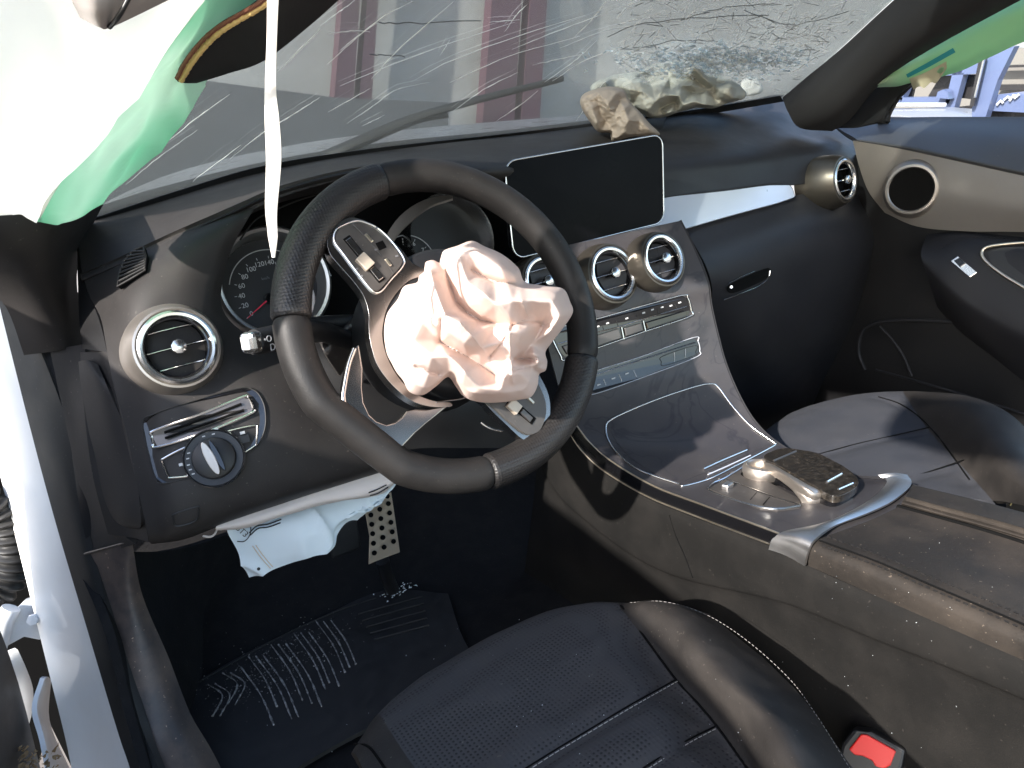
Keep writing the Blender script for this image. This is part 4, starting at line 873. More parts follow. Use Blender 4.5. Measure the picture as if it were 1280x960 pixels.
lathe('speaker_grille', scn_, sn_, [(0, .001), (.03, .0015), (.0405, .002), (.0408, -.004)], mat('speaker_mesh', (.006, .0055, .005), .7, spec=.1, weave=900, bump=(1, .8)), spk, seg=64)
AM = Surf([row('1160,292,x.755 1200,288 1245,292 1300,296 1400,302'), row('1156,300,x.735 1200,300,.72 1248,306,.72 1300,318,.72 1400,340,.72'), row('1152,312,x.705 1192,325,.695 1240,352,.695 1300,386,.695 1400,440,.695'), row('1152,322,x.69 1184,348,.68 1228,380,.68 1300,418,.68 1400,470,.68'), row('1156,336,x.688 1186,366,.678 1228,398,.678 1300,440,.68 1400,492,.68'), row('1164,360,x.70 1192,392,.70 1232,425,.70 1300,470,.71 1400,530,.71'), row('1172,385,x.74 1200,415,.735 1240,445,.73 1300,490,.73 1400,540,.73')], 8, 5)
AM.make('door_armrest', M['arm'] if False else M['dash_p'], dr, .01)
stitches(AM, P2('1176,310 1200,300 1230,297 1280,301'), M['rubber'], dr, ln=.004, gap=.002, r=.0007)
wn = (AM.hit(1206, 332, .02)-AM.hit(1206, 332)).normalized()
sw = bevel(slab('window_switch', AM.path(P2('1189,327 1198,321 1222,341 1213,347'), .004), wn, .006, M['chrome'], dr), .001)
bevel(slab('switch_rocker', AM.path(P2('1193,327 1200,323 1208,330 1201,335'), .006), wn, .004, M['black'], sw), .001)
tube('handle_ring', [AM.hit(a, b, .004) for a, b in P2('1330,306 1290,305 1250,307 1232,311 1228,319 1236,330 1258,346 1285,362 1330,390')], .0028, M['chrome_w'], dr, n=50, seg=10)
slab('handle_cup', [AM.hit(a, b, .002) for a, b in P2('1330,308 1252,310 1234,315 1240,330 1262,346 1330,386')], Vector((-1, -.3, .3)), .004, M['black_m'], dr)
tube('pocket_rim', DP.path(P2('1082,462 1074,440 1078,416 1094,404 1130,400 1170,401 1215,404'), .002), .004, M['dash_p'], dr, n=40, seg=8)
tube('pocket_rib', DP.path(P2('1100,408 1116,425 1130,446 1140,470'), .001), .003, M['dash_p'], dr, n=24, seg=8)
tube('pocket_rim', DP.path(P2('1095,462 1180,486 1290,520'), .001), .003, M['dash_p'], dr, n=24, seg=8)
mesh_obj('window_pane', row('1112,152,x.845 1400,152 1500,-200 1112,-20'), [(0, 1, 2, 3)], M['cglass'], dr, smooth_=False)
tube('mirror_mount', row('1096,112,x.82 1100,130 1104,152'), .012, M['black_m'], dr, n=8, seg=8)
# green curtain airbag hanging across the passenger window
cb = Surf([row('1080,112,x.72 1112,88 1150,66 1190,42 1240,14 1300,-20 1400,-80'), row('1088,110,x.705 1118,94 1158,76 1198,54 1246,26 1306,0 1400,-50'), row('1092,109,x.72 1124,103 1164,92,.715 1202,74,.71 1250,48,.71 1310,20,.71 1400,-20,.71'), row('1094,109,x.735 1128,107 1168,99,.735 1206,86,.73 1252,64,.73 1312,40,.73 1400,5,.73')], 8, 6, disp=lambda p: .004*noise.noise(p*22))
cbt = thing('curtain_airbag', 'thin green curtain airbag drooping along the passenger side window', 'curtain airbag', W(1180, 90, 'x', .70))
cb.make('cloth', M['curtR'], cbt, .0012)
strip_between('teal_tape', P2('1133,92 1160,78 1192,60'), P2('1135,96 1162,83 1195,65'), lambda a, b: cb.hit(a, b, .0025), M['teal'], cbt, th=.0005)
strip_between('beige_label', P2('1137,97 1160,88 1184,76'), P2('1142,110 1150,106 1156,108 1164,101 1170,102 1176,95 1184,84'), lambda a, b: cb.hit(a, b, .003), M['label_b'], cbt, th=.0005)

# ================================================================== FOOTWELL
zf = .10
mt_ = thing('floor_mat', 'black rubber floor mat with dusty raised ribs in the driver footwell', 'floor mat', W(400, 820, 'z', zf))
MT = Surf([row('228,862,z.104 310,815 400,772 480,738 560,742'), row('240,940,z.104 320,890 410,840 500,800 580,800'), row('250,1050,z.104 340,980 440,920 530,880 620,860')], 5, 5)
MT.make('mat_sheet', M['matr'], mt_, .006)
for i in range(17):
    t = i/16; x0 = 264+150*t; y0 = 850-78*t+5*math.sin(i*2.1); L_ = (58+26*math.sin(t*3))*U(.85, 1.1)
    k = [(x0, y0), (x0+L_*.30, y0+L_*.42), (x0+L_*.50, y0+L_*.88)]
    if i < 4: k = [(x0-4, y0+6), (x0+14, y0+20), (x0+2, y0+46)]
    tube('raised_rib', MT.path(k, .001), lambda q: .0013*U(.4, 1.4), M['matdust'], mt_, n=18, seg=6)
for i in range(5):
    a = MT.path(P2('%d,%d %d,%d' % (448+5*i, 768+8*i, 528+2*i, 746+9*i)), .001)
    tube('raised_rib', a, .0014, M['rubber'], mt_, n=8, seg=6)
tube('rib_border', MT.path(P2('244,856 300,824 360,792 420,765 470,748'), .001), .0012, M['rubber'], mt_, n=30, seg=6)
crumbs('glass_crumb', MT, 420, lambda: (lambda q: 262+q*210)(random.random()), lambda: 0, .0003, .001, M['matdust'], mt_) if False else None
V = []
def scatter(name, n, cx, cy, sx_, sy_, sl_, s0, s1, mt, lab, off=.001, surf=MT):
    def f():
        f.x = G(0, 1)*sx_; return cx+f.x
    crumbs(name, surf, n, f, lambda: cy+f.x*sl_+G(0, 1)*sy_, s0, s1, mt, mt_, lab, off)
scatter('dust_flake', 520, 345, 832, 50, 19, -.46, .0006, .0016, M['matdust'], 'pale dust flakes over the ribs')
scatter('glass_crumb', 40, 497, 739, 12, 4, -.3, .002, .0035, M['crumb'], 'small heap of broken glass beads below the pedal')
scatter('glass_crumb', 16, 480, 850, 100, 50, -.3, .0005, .0012, M['crumb'], 'single broken glass beads')
fw_ = thing('footwell_lining', 'black carpet lining of the driver footwell around the pedals', 'lining', (-.4, .5, .1))
Surf([row('100,690,y.34 150,690,.40 250,680,.55 400,620,.70 520,560,.72 700,560,.55'), row('140,780,y.24 185,790,.36 280,770,.60 400,730,.68 520,700,.68 680,680,.45'), row('165,880,y.2 220,900,.33 300,860,.48 410,800,.56 520,760,.56 700,740,.40'), row('200,1000,y.12 250,1000,.25 330,950,.38 430,860,.46 540,810,.46 740,800,.32')], 5, 5).make('carpet_wall', M['carpet'], fw_, .01)
pe = thing('accelerator_pedal', 'tan metal accelerator pedal drilled with round black studs', 'pedal', W(478, 690, 'y', .40))
pq = [W(456, 628, 'y', .43), W(488, 616, 'y', .43), W(499, 692, 'y', .37), W(462, 704, 'y', .37)]
pn = (pq[1]-pq[0]).cross(pq[3]-pq[0]).normalized(); pn = pn if pn.dot(CAM-pq[0]) > 0 else -pn
bevel(slab('pedal_plate', [W(a, b, 'y', v) for a, b, v in ((455, 630, .43), (472, 624, .43), (489, 615, .43), (495, 655, .40), (500, 690, .37), (481, 697, .37), (461, 705, .37), (462, 670, .39))], pn, .004, M['pedal'], pe), .0008)
for i in range(6):
    for j in range(3):
        u = (.16+.34*j); v = .10+.155*i-.04*j
        c = pq[0].lerp(pq[1], u).lerp(pq[3].lerp(pq[2], u), max(.05, v))
        lathe('stud', c+pn*.005, pn, [(.0042, 0), (.0042, .0015), (.0028, .0022), (0, .0018)], M['void'], pe, seg=14)
tube('arm', row('478,700,y.38 484,722,.40 492,740,.44'), .012, M['black_m'], pe, n=6, seg=8)
bp_ = thing('brake_pedal', 'dark brake pedal half hidden under the hanging knee airbag', 'pedal', W(430, 680, 'y', .42))
bevel(slab('pad', [W(a, b, 'y', .42) for a, b in P2('410,662 446,648 452,685 416,698')], Vector((0, -1, .5)), .012, M['rubber'], bp_), .003)
tube('arm', row('432,655,y.43 440,620,.5 450,590,.55'), .009, M['black_m'], bp_, n=8, seg=8)

# knee airbag
kb = thing('knee_airbag', 'deployed knee airbag cloth hanging below the dashboard, tinted blue for shade and pink for bounced sun', 'airbag', W(380, 650, 'y', .18))
fo = Surf([row('262,640,y.17 300,630,.165 340,617,.160 390,602,.158 440,588,.16 482,574,.165 500,570,.17'),
           row('270,652,y.155 305,644,.150 345,632,.145 392,616,.143 440,604,.145 484,594,.150 498,590,.15'),
           row('270,662,y.15 306,656,.145 344,644,.140 392,630,.138 440,622,.140 478,612,.145 495,602,.15'),
           row('276,664,y.17 308,660,.165 345,648,.160 392,634,.158 440,625,.160 476,618,.165 492,606,.17')], 7, 5, disp=lambda p: .0025*noise.noise(p*25))
fo.make('bounce_tinted_flap', M['bagkp'], kb, .002)  # pink here is bounced sun put into the cloth colour
def fold(p): return .005*noise.noise(p*13)+.009*(1-2*abs(noise.noise(p*15+Vector((3, 1, 2)))))**3
hb = Surf([row('284,655,y.19 310,650,.185 345,640,.18 380,632,.18 415,624,.18 450,618,.18 480,610,.18 496,604,.185'),
           row('286,668,y.185 312,664,.175 347,656,.165 382,650,.16 416,644,.165 446,638,.172 466,628,.178 488,614,.18'),
           row('298,690,y.18 318,684,.17 350,676,.158 384,668,.15 412,662,.155 428,652,.165 446,640,.172 466,628,.18'),
           row('306,706,y.18 324,702,.17 352,694,.158 384,686,.15 408,678,.152 420,662,.165 436,648,.175 456,636,.185'),
           row('312,720,y.18 330,714,.172 356,706,.16 386,694,.152 414,684,.155 422,668,.165 432,655,.178 450,640,.19')], 8, 7, disp=fold)
hb.make('hanging_cloth', M['bagk'], kb, .002)
for q in ('312,666 322,658 335,656 352,650', '313,669 323,661 336,659 351,654'): tube('black_cord', hb.path(P2(q), .0016), .0008, M['ink'], kb, n=16, seg=6)
for q in ('462,618 472,615 484,608', '460,615 470,612 482,606'): tube('black_cord', fo.path(P2(q), .002), .0008, M['ink'], kb, n=10, seg=6)
for q in ('316,682 326,696 338,710', '320,681 330,695 341,708'): tube('tan_stitching', hb.path(P2(q), .0012), .0006, M['stitchy'], kb, n=14, seg=5)
cp_ = hb.hit(303, 664, .004); cnn = (CAM-cp_).normalized(); cx_, cy_, cz_ = basis(cnn)
text('printed_mark', 'BT3', cp_, (cy_*-.9+cx_*.5).normalized(), (cx_*.9+cy_*.5).normalized(), .010, M['ink'], kb)
tube('printed_arc', hb.path(P2('297,676 306,676 313,668 314,656'), .002), .0006, M['ink'], kb, n=14, seg=5)
tube('loose_thread', row('272,660,y.16 268,668,.15 262,671,.145 254,670,.14'), .0012, M['bagkp'], kb, n=12, seg=5)
lathe('rivet_hole', hb.hit(323, 711, .001), cnn, [(0, .0006), (.0018, .0006), (.002, 0)], M['ink'], kb, seg=10)

# ================================================================== STEERING WHEEL
tt = R(21.926); WC = Vector((-.3598, .0005, .6505)); e1 = Vector((1, 0, 0)); e2 = Vector((0, math.sin(tt), math.cos(tt))); e3 = e1.cross(e2)
sw_ = thing('steering_wheel', 'black leather steering wheel turned clockwise with silver spokes', 'steering wheel', WC-e2*.18)
def wpt(ang, r, c=0.): return WC+e1*(math.cos(ang)*r)+e2*(math.sin(ang)*r)+e3*c
def rimr(a):
    d = (math.degrees(a)+147+180) % 360-180                # flattened foot of the rim
    r = .1655
    if abs(d) < 36: r = min(.1655, .1580/math.cos(R(d)))
    return r
def rim(name, a0, a1, mt, ra, rb, n=60):
    pts = []; V = []; F = []; S = 24
    for i in range(n+1):
        a = R(a0+(a1-a0)*i/n); r = rimr(a); c = wpt(a, r); rad = (e1*math.cos(a)+e2*math.sin(a)); e = min(i, n-i)/n; k = 1-.10*max(0, 1-e/.012)
        for s in range(S):
            t = 2*math.pi*s/S; fing = 1+.05*math.sin(t*1)
            V.append(c+rad*(math.cos(t)*ra*k)+e3*(math.sin(t)*rb*k))
    for i in range(n):
        for s in range(S): F.append((i*S+s, i*S+(s+1) % S, (i+1)*S+(s+1) % S, (i+1)*S+s))
    F.append(tuple(range(S))); F.append(tuple(reversed(range(n*S, (n+1)*S))))
    o = mesh_obj(name, V, F, mt, sw_); bm = bmesh.new(); bm.from_mesh(o.data); bmesh.ops.recalc_face_normals(bm, faces=bm.faces); bm.to_mesh(o.data); bm.free(); return sharp(o, 60)
rim('rim_section', -30, 97, M['leather'], .0176, .0185)
rim('perforated_grip', 97.3, 165, M['leather_p'], .0194, .0198)
rim('rim_section', 165.3, 263, M['leather'], .0182, .0188)
rim('perforated_grip', 263.3, 329.7, M['leather_p'], .0194, .0198)
WP = lambda s, c: [plane_hit(a, b, WC, e3, c) for a, b in P2(s)]
lathe('hub', WC-e3*.0, e3, [(.088, -.075), (.086, -.03), (.080, .002), (.077, .006), (.072, .010), (0, .014)], M['black_m'], sw_, seg=64, up=e2)
fr = slab('spoke_frame', WP('409,302 411,289 421,280 437,272 451,274 464,280 478,290 489,300 501,311 515,328 530,337 529,344 511,351 495,367 484,385 479,405 478,420 481,437 487,453 497,470 509,484 523,494 542,501 562,503 564,508 545,509 524,505 507,496 492,483 480,469 471,455 466,440 462,422 461,405 461,392 455,371 442,352 427,335 413,318', .012), e3, .016, M['frame'], sw_, smoothed=220)
bevel(fr, .0035, 3)
pd = bevel(slab('button_panel', WP('420,302 421,291 427,285 445,278 458,281 471,288 486,301 502,322 501,332 488,347 475,361 466,361 448,339 430,315', .0155), e3, .005, M['pad'], sw_, smoothed=90), .001)
tube('panel_rim', WP('418,302 419,290 426,283 445,276 459,279 473,286 488,300 504,322 503,333 489,349 476,364 465,363 446,340 428,316', .0135), .0010, M['chrome'], sw_, n=110, closed=True, seg=6)
def seg2(name, a, b, wd, c, th, mt, par):
    p, q = WP('%g,%g %g,%g' % (*a, *b), c); d = (q-p).normalized(); s = d.cross(e3).normalized()*wd; return bevel(slab(name, [p-s, p+s, q+s, q-s], e3, th, mt, par), .0008)
seg2('slide_slot', (433, 296), (478, 351), .0042, .0164, .002, M['void'], pd)
seg2('slide_switch', (435, 298), (452, 318), .0032, .0180, .004, M['frame'], pd); seg2('slide_switch', (465, 334), (477, 349), .0032, .0180, .004, M['frame'], pd)
seg2('roller', (450, 319), (464, 333), .0062, .0205, .007, M['cream'], pd)
seg2('key', (457, 292), (466, 302), .0016, .0175, .002, M['chrome_w'], pd); seg2('key', (482, 323), (489, 332), .0014, .0175, .002, M['chrome_w'], pd)
seg2('empty_key_hole', (474, 302), (479, 311), .0045, .0160, .001, M['void'], pd); tube('panel_groove', WP('440,279 460,300 480,325 492,342', .0158), .0005, M['graph'], pd, n=16, seg=5)
for a, b in ((446, 336), (470, 312), (470, 285), (452, 345), (496, 320)):
    p = WP('%d,%d' % (a, b), .016)[0]; box('key_mark', p, .003, .0016, .0005, M['markd'], pd, ax=(e1, e2, e3))
lo = slab('spoke_frame', WP('449,430 441,438 435,455 430,480 428,496 431,510 440,522 450,534 464,547 478,558 486,562 496,561 506,556 520,541 535,528 549,517 560,508 536,512 520,511 508,514 503,521 494,528 483,531 472,527 462,518 455,503 453,485 454,460', .012), e3, .016, M['frame'], sw_)
bevel(lo, .003, 3)
tube('spoke_edge', WP('443,436 436,455 431,480 429,496 432,509 441,521 452,533 465,545 479,556 487,559', .0115), .0024, M['chrome'], sw_, n=50, seg=8)
rp = bevel(slab('spoke_frame', WP('590,480 640,440 668,462 680,480 687,500 687,522 680,540 672,546 662,550 652,548 632,530 608,506', .010), e3, .014, M['frame'], sw_, smoothed=120), .003, 3)
pd2 = bevel(slab('button_panel', WP('604,490 640,455 664,468 675,484 682,503 682,520 676,536 668,542 660,543 648,536 624,514', .0135), e3, .004, M['pad'], sw_, smoothed=90), .001)
seg2('slide_slot', (636, 500), (668, 527), .0045, .0145, .002, M['void'], pd2); seg2('slide_switch', (652, 513), (665, 525), .003, .0165, .004, M['graph'], pd2)
seg2('roller', (638, 502), (650, 513), .0060, .0190, .007, M['cream'], pd2); seg2('key', (660, 496), (668, 504), .0014, .0155, .002, M['chrome_w'], pd2)
tube('cover_seam', WP('545,503 560,501 575,499 588,495', .012), .0007, M['alu'], sw_, n=12, seg=6)
tube('paddle_edge', WP('601,528 608,533 617,537 628,539', -.02), .0012, M['chrome'], sw_, n=12, seg=6)
tube('shift_paddle', WP('386,356 391,372 388,388 382,400', -.03), .0025, M['trimstrip'], sw_, n=14, seg=8)

# driver airbag bursting from the hub
da = thing('steering_wheel_airbag', 'crumpled pinkish white airbag burst out of the steering wheel hub', 'airbag', WC+e3*.02)
OUT_ = P2('483,440 480,415 484,392 497,374 505,358 521,353 524,345 531,338 532,328 541,325 551,328 554,314 572,307 590,301 606,308 628,318 648,335 656,352 680,357 704,361 713,378 716,391 704,410 690,428 682,440 684,452 682,463 674,468 672,482 664,496 648,500 626,503 602,503 584,498 574,486 566,474 558,472 545,483 528,494 512,490 504,476 496,466 490,455')
CT = [(505,400,.040),(495,430,.04),(515,425,.060),(520,458,.050),(520,466,.042),(535,475,.04),(548,470,.035),(540,445,.070),(528,400,.062),(518,378,.045),(513,366,.04),(524,390,.048),(530,362,.055),(537,345,.072),(545,370,.092),(555,392,.10),(553,410,.088),
 (557,338,.042),(564,360,.040),(571,377,.044),(580,388,.046),(598,399,.052),(620,404,.058),(575,330,.088),(590,337,.068),(585,355,.098),(605,368,.110),(620,380,.108),(604,345,.070),(617,352,.070),(635,356,.078),(640,375,.110),(640,402,.092),
 (575,316,.078),(600,315,.090),(625,333,.090),(645,345,.075),(665,375,.106),(690,376,.106),(700,395,.100),(665,394,.072),(652,398,.078),(680,404,.055),(690,412,.085),(575,403,.106),(590,420,.098),(600,435,.075),(612,445,.050),(625,430,.080),(635,415,.095),
 (551,427,.045),(567,436,.045),(585,446,.046),(602,457,.044),(619,469,.042),(560,415,.094),(580,431,.088),(560,445,.075),(580,465,.082),(600,485,.066),(625,488,.062),(630,470,.082),(641,482,.045),(636,450,.060),(645,430,.078),(655,415,.088),(665,430,.045),(650,446,.025),(668,443,.066),(678,446,.058),(662,450,.028),(660,456,.045),(650,465,.064),(662,478,.040),(672,457,.055),(676,438,.03)]
cloth('airbag_cloth', OUT_, (588, 405), (WC+e3*.030, e3), .085, [
    (P2('557,338 564,360 571,377 584,391 600,400 622,405 640,406'), 2.6, -.012), (P2('590,337 604,346 618,352 640,354 655,356'), 2.4, -.010), (P2('551,400 550,427 567,437 585,446 602,457 619,469'), 2.6, -.012), (P2('612,445 628,428 641,406'), 2.2, -.008), (P2('642,449 665,448 684,446'), 1.8, -.010),
    (P2('642,462 662,460 680,456'), 1.6, -.007), (P2('636,410 638,440 641,478'), 2.2, .007), (P2('640,408 655,400 672,402 690,410'), 2.2, -.008), (P2('520,458 535,464 548,468'), 2, -.009), (P2('510,362 520,376 530,390'), 2, -.007), (P2('524,346 532,366 540,395'), 2, -.008), (P2('537,335 545,362 556,392'), 2.6, .006), (P2('575,404 590,420 606,440'), 2.2, .005), (P2('648,340 652,375 660,395'), 3, .005)], M['bag'], da, amp=.0012, sc=26, nr=84, na=300, hm=height_map(OUT_, [(a, b, c*.95) for a, b, c in CT], 6))
# passenger airbag on the dash top
pa = thing('dashboard_airbag', 'crumpled cream and tan passenger airbag lying on the dash below the windscreen', 'airbag', W(820, 140, 'y', .40))
pn_ = Vector((-.3, -1, .45)).normalized()
rng = random.Random(11)
def crumple(outline, cx, cy, sx_, sy_, n, mind, h0, h1):
    pts = []
    poly = [Vector((a, b)) for a, b in outline]
    def inside(x, y):
        c = False
        for (a, b), (p, q) in zip(outline, outline[1:]+outline[:1]):
            if (b > y) != (q > y) and x < (p-a)*(y-b)/(q-b)+a: c = not c
        return c
    t = 0
    while len(pts) < n and t < 9000:
        t += 1; x, y = cx+rng.uniform(-sx_, sx_), cy+rng.uniform(-sy_, sy_)
        if inside(x, y) and all((x-p[0])**2+(y-p[1])**2 > mind*mind for p in pts): pts.append((x, y, rng.choice((h0, h0*1.3, h1*.8, h1))*rng.uniform(.85, 1.1)))
    return pts
OC = P2('738,112 742,104 760,96 775,92 800,88 818,80 838,76 862,75 890,74 897,84 903,96 914,100 926,108 933,117 928,124 912,128 896,134 876,133 862,136 848,140 830,146 812,146 800,140 780,132 758,124 744,118')
cloth('cream_cloth', OC, (838, 112), (W(838, 112, 'y', .42), pn_), .035, [], M['bagw'], pa, nr=60, na=240, amp=.0030, sc=45, back=.04, hm=height_map(OC, crumple(OC, 835, 110, 95, 38, 62, 8, .010, .062), 2))
OT = P2('725,128 729,118 742,112 760,108 778,111 784,120 790,130 800,140 812,154 825,168 812,170 790,171 767,176 764,166 748,164 738,152 730,140')
cloth('tan_cloth', OT, (768, 140), (W(766, 140, 'y', .39), pn_), .03, [], M['bagt'], pa, nr=44, na=170, amp=.0030, sc=45, back=.03, hm=height_map(OT, [(735,125,.02),(750,118,.035),(770,116,.035),(740,136,.03),(752,144,.012),(758,152,.008),(764,162,.012),(768,145,.035),(780,135,.05),(785,150,.05),(800,150,.03),(796,163,.02),(812,162,.03),(780,165,.04),(760,130,.05),(775,126,.02),(748,128,.02),(745,152,.03)], 2))
cloth('white_shred', P2('926,104 932,98 944,96 950,102 954,112 948,118 934,120 928,116'), (940, 108), (W(940, 108, 'y', .42), pn_), .008, [], M['strap'], pa, nr=10, na=40, amp=.003, sc=40, back=.01)
# mint curtain airbag at the driver side
ca = thing('curtain_airbag', 'white and mint green curtain airbag hanging torn over the driver side pillar', 'curtain airbag', W(100, 200, 'y', .1))
CAW = Surf([row('-120,-120,y-0.102 0,-120,-0.078 90,-110,-0.054 160,-100,-0.030 230,-90,-0.009 290,-80,0.030'), row('-120,20,y-0.102 0,10,-0.078 80,0,-0.051 145,-10,-0.024 205,-10,0.000 252,-2,0.060'), row('-120,110,y-0.096 0,105,-0.072 60,100,-0.048 110,98,-0.018 150,96,0.020 182,96,0.090'), row('-120,190,y-0.090 0,190,-0.060 40,190,-0.036 70,188,-0.012 98,184,0.030 122,176,0.100'), row('-120,236,y-0.084 0,236,-0.051 20,238,-0.030 38,240,-0.009 56,240,0.030 72,228,0.090'), row('-120,268,y-0.078 0,267,-0.042 14,268,-0.024 26,268,-0.006 36,274,0.020 46,279,0.060')], 8, 8,
          disp=lambda p: .006*noise.noise(p*9)+.004*(1-2*abs(noise.noise(p*16+Vector((5, 2, 1))))))
CAW.make('white_cloth', M['curtW'], ca, .0015)
Surf([[Vector((-.64, y, 1.06)) for y in (-.45, -.62, -.9, -1.2)], [Vector((-.665+.01*math.sin(y*30), y, 1.0)) for y in (-.45, -.62, -.9, -1.2)], [Vector((-.66+.015*math.sin(y*21), y, .95)) for y in (-.45, -.62, -.9, -1.2)]], 6, 4).make('white_cloth', M['curtW'], ca, .0015)  # unseen rear length of curtain, added to keep sun off the passenger seat
CAG = Surf([row('278,-90,y.03 310,-80,.05 340,-70,.07 380,-60,.09'), row('244,-4,y.06 272,0,.09 300,2,.11 328,4,.11'), row('178,94,y.09 208,84,.13 238,80,.16 262,92,.19'), row('160,124,y.10 192,118,.15 222,116,.18 250,112,.21'), row('118,175,y.10 148,180,.15 178,178,.19 208,175,.22'), row('68,226,y.09 102,232,.14 136,228,.18 168,217,.22'), row('44,262,y.07 72,262,.12 100,256,.16 134,247,.21'), row('38,276,y.06 56,279,.09 78,275,.14 104,268,.19')], 8, 8,
          disp=lambda p: .0045*noise.noise(p*14)+.0035*(1-2*abs(noise.noise(Vector((p.x*26, p.y*26, p.z*9))))))
CAG.make('mint_cloth', M['curtL'], ca, .0015)
tube('hem', CAG.path(P2('40,274 50,258 62,240 80,215'), .002), lambda t: .0035*(1-.8*t), M['curtW'], ca, n=14, seg=6)
# hanging white strap
stp = smooth(row('342,-40,y-.16 340,40,-.155 338,110,-.15 340,150,-.15 342,200,-.15 339,260,-.15 341,295,-.15 342,322,-.15'), 50)
tag(tube('hanging_strap', stp, lambda t: (.0044*(1-.22*math.sin(t*9)) if t < .85 else .0036-.016*(t-.85), .0010), M['strap'], None, flat=(Vector((-.35, -1, 0))).normalized(), seg=10), 'thin white torn strap hanging in front of the windscreen and dial', 'strap')

# ================================================================== DOOR OPENING, LEFT
js = thing('door_frame', 'white painted door opening frame with black rubber seals on the driver side', 'door frame', (-.8, .3, .1))
Surf([row('-60,300,y.60 -60,300,.5 -30,300,.45'), row('-40,420,y.56 -25,400,.48 6,395,.44'), row('-8,560,y.52 20,550,.46 41,540,.42'), row('24,690,y.47 46,680,.42 72,660,.37'), row('56,820,y.42 80,800,.37 109,780,.31'), row('80,916,y.37 110,912,.32 147,911,.24'), row('95,985,y.32 128,980,.27 164,962,.19'), row('120,1080,y.25 150,1070,.2 190,1050,.10')], 6, 6).make('painted_pillar', M['white'], js, .012)
sl2 = Surf([row('-20,300,y.42 0,320,.40 12,330,.38'), row('0,385,y.43 24,400,.40 36,402,.37'), row('39,540,y.41 60,530,.37 84,528,.34'), row('70,655,y.365 92,650,.33 108,648,.315'), row('107,780,y.30 124,770,.27 136,765,.26'), row('146,911,y.23 160,900,.21 172,895,.20'), row('163,962,y.18 180,960,.16 196,955,.15'), row('200,1080,y.09 220,1070,.07 236,1060,.06')], 6, 8)
sl2.make('rubber_seal', M['rubber'], js, .012)
Surf([row('10,326,y.385 40,330,.37 66,332,.36'), row('34,400,y.375 50,420,.365 70,436,.355'), row('80,520,y.35 84,516,.34 96,500,.33'), row('100,640,y.318 108,625,.31 118,610,.30'), row('112,690,y.305 122,688,.30 134,684,.29'), row('128,740,y.28 136,735,.275 142,730,.27')], 6, 4).make('inner_strip', M['dash_d'], js, .008)
Surf([row('62,436,y.34 82,434,.32 106,430,.30'), row('78,510,y.335 92,506,.315 110,500,.28'), row('93,580,y.325 106,575,.30 124,570,.265'), row('108,650,y.315 122,645,.29 146,655,.245'), row('116,694,y.30 138,690,.27 168,680,.225')], 5, 5).make('pillar_strip', M['dash'], js, .006)
ksl = Surf([row('106,690,y.31 124,686,.285 150,680,.25 165,676,.24'), row('126,760,y.285 140,755,.265 162,748,.25 178,744,.26'), row('146,840,y.25 160,835,.235 188,825,.23 210,820,.25'), row('168,915,y.21 186,908,.20 214,898,.20 238,892,.22'), row('186,962,y.17 206,958,.165 240,950,.17 268,944,.19'), row('236,1080,y.08 260,1070,.08 290,1060,.09 320,1050,.11')], 6, 6)
ksl.make('sill_trim', mat('dusty_sill', (.018, .019, .024), .45, dust=((.26, .18, .13), .55, 10), bump=(300, .3)), js, .008)
tube('trim_lip', ksl.path(P2('107,692 126,687 160,677'), .001), .0016, M['graph'], js, n=10, seg=6)
DQ = [Vector((-.90, .44, 0)), Vector((-1.16, -.72, 0))]; dv = (DQ[1]-DQ[0]).normalized(); dvn = Vector((-dv.y, dv.x, 0))
# hinge area
dh = thing('door_hinge', 'pale white door hinge bolted outside the white pillar at the lower left', 'hinge', W(30, 780, 'y', .42))
bevel(slab('hinge_leaf', [W(a, b, 'y', .46) for a, b in P2('-10,768 18,764 30,752 44,748 54,760 56,790 50,800 30,796 8,808 -10,822')], Vector((0, -1, .3)), .03, M['whiteh'], dh), .004)
tube('hinge_barrel', [W(-4, 812, 'y', .45), W(6, 775, 'y', .45), W(14, 760, 'y', .45)], .012, M['whiteh'], dh, seg=12)
lathe('bolt', W(42, 774, 'y', .435), Vector((-.2, -1, .3)), [(0, .008), (.007, .007), (.008, 0)], M['whiteh'], dh, seg=6)
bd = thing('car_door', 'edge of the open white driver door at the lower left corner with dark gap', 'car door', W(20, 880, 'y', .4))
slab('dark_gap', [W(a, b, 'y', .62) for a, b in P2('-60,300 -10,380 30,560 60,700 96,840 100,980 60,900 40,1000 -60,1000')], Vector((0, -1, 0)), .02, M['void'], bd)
Surf([row('-30,820,y.5 -5,818 22,812'), row('-30,860,y.46 10,858 38,850,.5'), row('-30,900,y.44 6,905 40,895,.48'), row('-30,960,y.42 -5,945 22,932,.46')], 4, 4, disp=lambda p: .004*noise.noise(p*20)).make('door_edge', M['white'], bd, .01)
Surf([row('56,848,y.42 60,846,.43 64,850,.46'), row('46,885,y.40 52,890,.42 62,900,.46'), row('56,925,y.37 66,930,.40 82,950,.44'), row('70,1000,y.33 90,1000,.36 110,1000,.4')], 5, 5).make('inner_flange', M['whiteh'], bd, .006)
Surf([[DQ[0].lerp(DQ[1], t)+Vector((0, 0, z))+dvn*b for t in (.03, .3, .6, 1)] for z, b in ((.10, 0), (.3, .02), (.6, .02), (.86, -.02), (.88, -.05))], 4, 4).make('shading_panel', M['dash_d'], bd, .04)  # unseen panel added and sized to block sun from footwell and seat
be = thing('cable_bellows', 'ribbed black rubber cable sleeve between door and white pillar', 'cable sleeve', W(5, 690, 'y', .5))
cps = row('-30,620,y.50 2,640 14,670 16,705 4,735 -30,750')
tube('sleeve', cps, lambda t: .020+.0035*math.sin(t*95), M['rubber'], be, n=130, seg=16)
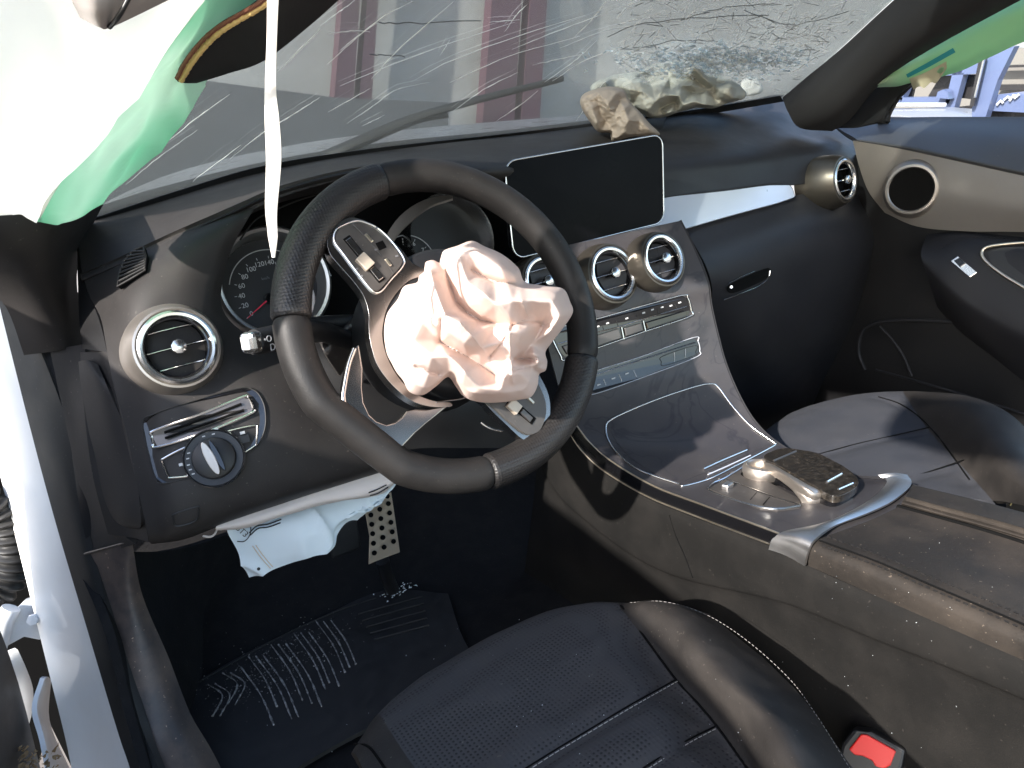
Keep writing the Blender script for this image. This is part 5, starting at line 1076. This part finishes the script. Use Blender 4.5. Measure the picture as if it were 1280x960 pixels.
crumbs('gravel', Surf([row('-40,930,y.36 60,930 100,930'), row('-40,1000,y.30 60,1000 110,1000')], 2, 2), 90, lambda: U(-10, 75), lambda: U(935, 975), .002, .006, M['leaf'], None, 'dry leaves and grit lying at the lower left corner')

# ================================================================== YARD THROUGH THE PASSENGER WINDOW
XB = 3.2
def yard(name, s, mt, par, dx=0., th=.05): return slab(name, [W(a, b, 'x', XB+dx) for a, b in P2(s)], Vector((-1, 0, 0)), th, mt, par)
yw = thing('shutter_wall', 'beige shuttered wall behind the blue frame outside the passenger window', 'wall', W(1250, 110, 'x', 4.5))
yard('wall_face', '1100,60 1420,60 1420,175 1100,175', M['glassg'], yw, 1.3)
for q in ('1250,82 1420,76 1420,80 1248,85', '1246,106 1420,104 1420,112 1242,113'): yard('ledge', q, M['blued'], yw, 1.2)
yard('sky_gap', '1256,20 1420,20 1420,72 1258,73', M['bagw'], yw, 1.25) if False else None
bf = thing('blue_frame', 'periwinkle blue painted metal frame outside the passenger window', 'metal frame', W(1200, 140, 'x', XB))
for q in ('1195,72 1210,72 1188,152 1176,152', '1236,58 1268,58 1247,100 1230,152 1203,152 1218,130', '1115,70 1150,70 1126,128 1114,130', '1120,84 1226,74 1223,92 1174,95 1120,104', '1124,122 1196,121 1194,130 1122,130'): yard('frame_bar', q, M['blue'], bf, 0 if not q.startswith('11') else .03)
yard('sheet_panel', '1242,119 1420,98 1420,148 1228,138', M['blue'], bf, .06); yard('door_edge', '1224,72 1232,72 1217,133 1212,132', M['blued'], bf, -.04, .02); yard('door_edge', '1229,72 1231,72 1219,122 1217,122', M['chrome'], bf, -.07, .01)
yard('rounded_tab', '1170,122 1172,115 1178,112 1184,115 1186,124', M['blue'], bf, -.03)
for q in ('1255,125 1260,121 1263,123', '1262,126 1267,119 1272,121', '1246,131 1251,126 1254,129', '1268,123 1274,118'): tube('paint_mark', [W(a, b, 'x', XB+.045) for a, b in P2(q)], .006, M['mark'], bf, seg=6)
for q in ('1158,124 1176,94 1197,93 1184,124', '1197,122 1208,93 1222,93 1214,124', '1124,128 1134,104 1143,106 1138,128', '1188,152 1194,134 1219,131 1206,152', '1224,152 1231,137 1420,148 1420,160'): yard('dark_opening', q, M['blued'], bf, .12, .02)
pc = thing('parked_car', 'silver parked car bonnet beyond the passenger window, left of the blue frame', 'car', W(1150, 140, 'x', 2.6))
Surf([row('1100,136,x2.9 1140,135 1185,134 1215,136'), row('1100,142,x2.7 1140,141 1188,142 1215,146'), row('1100,165,x2.6 1140,165 1188,165 1215,165')], 4, 4).make('bonnet', M['silver'], pc, .02)
tube('chrome_strip', row('1100,131,x2.85 1140,131 1182,131'), .009, M['mark'], pc, seg=8)
Surf([row('1100,147,x2.62 1120,145 1140,147 1150,152'), row('1100,160,x2.6 1120,160 1140,160 1150,160')], 3, 2).make('headlamp', M['blued'], pc, .02)
tube('mirror', row('1103,150,x2.55 1115,146 1135,147 1148,153'), .006, M['silver'], pc, n=12, seg=6)
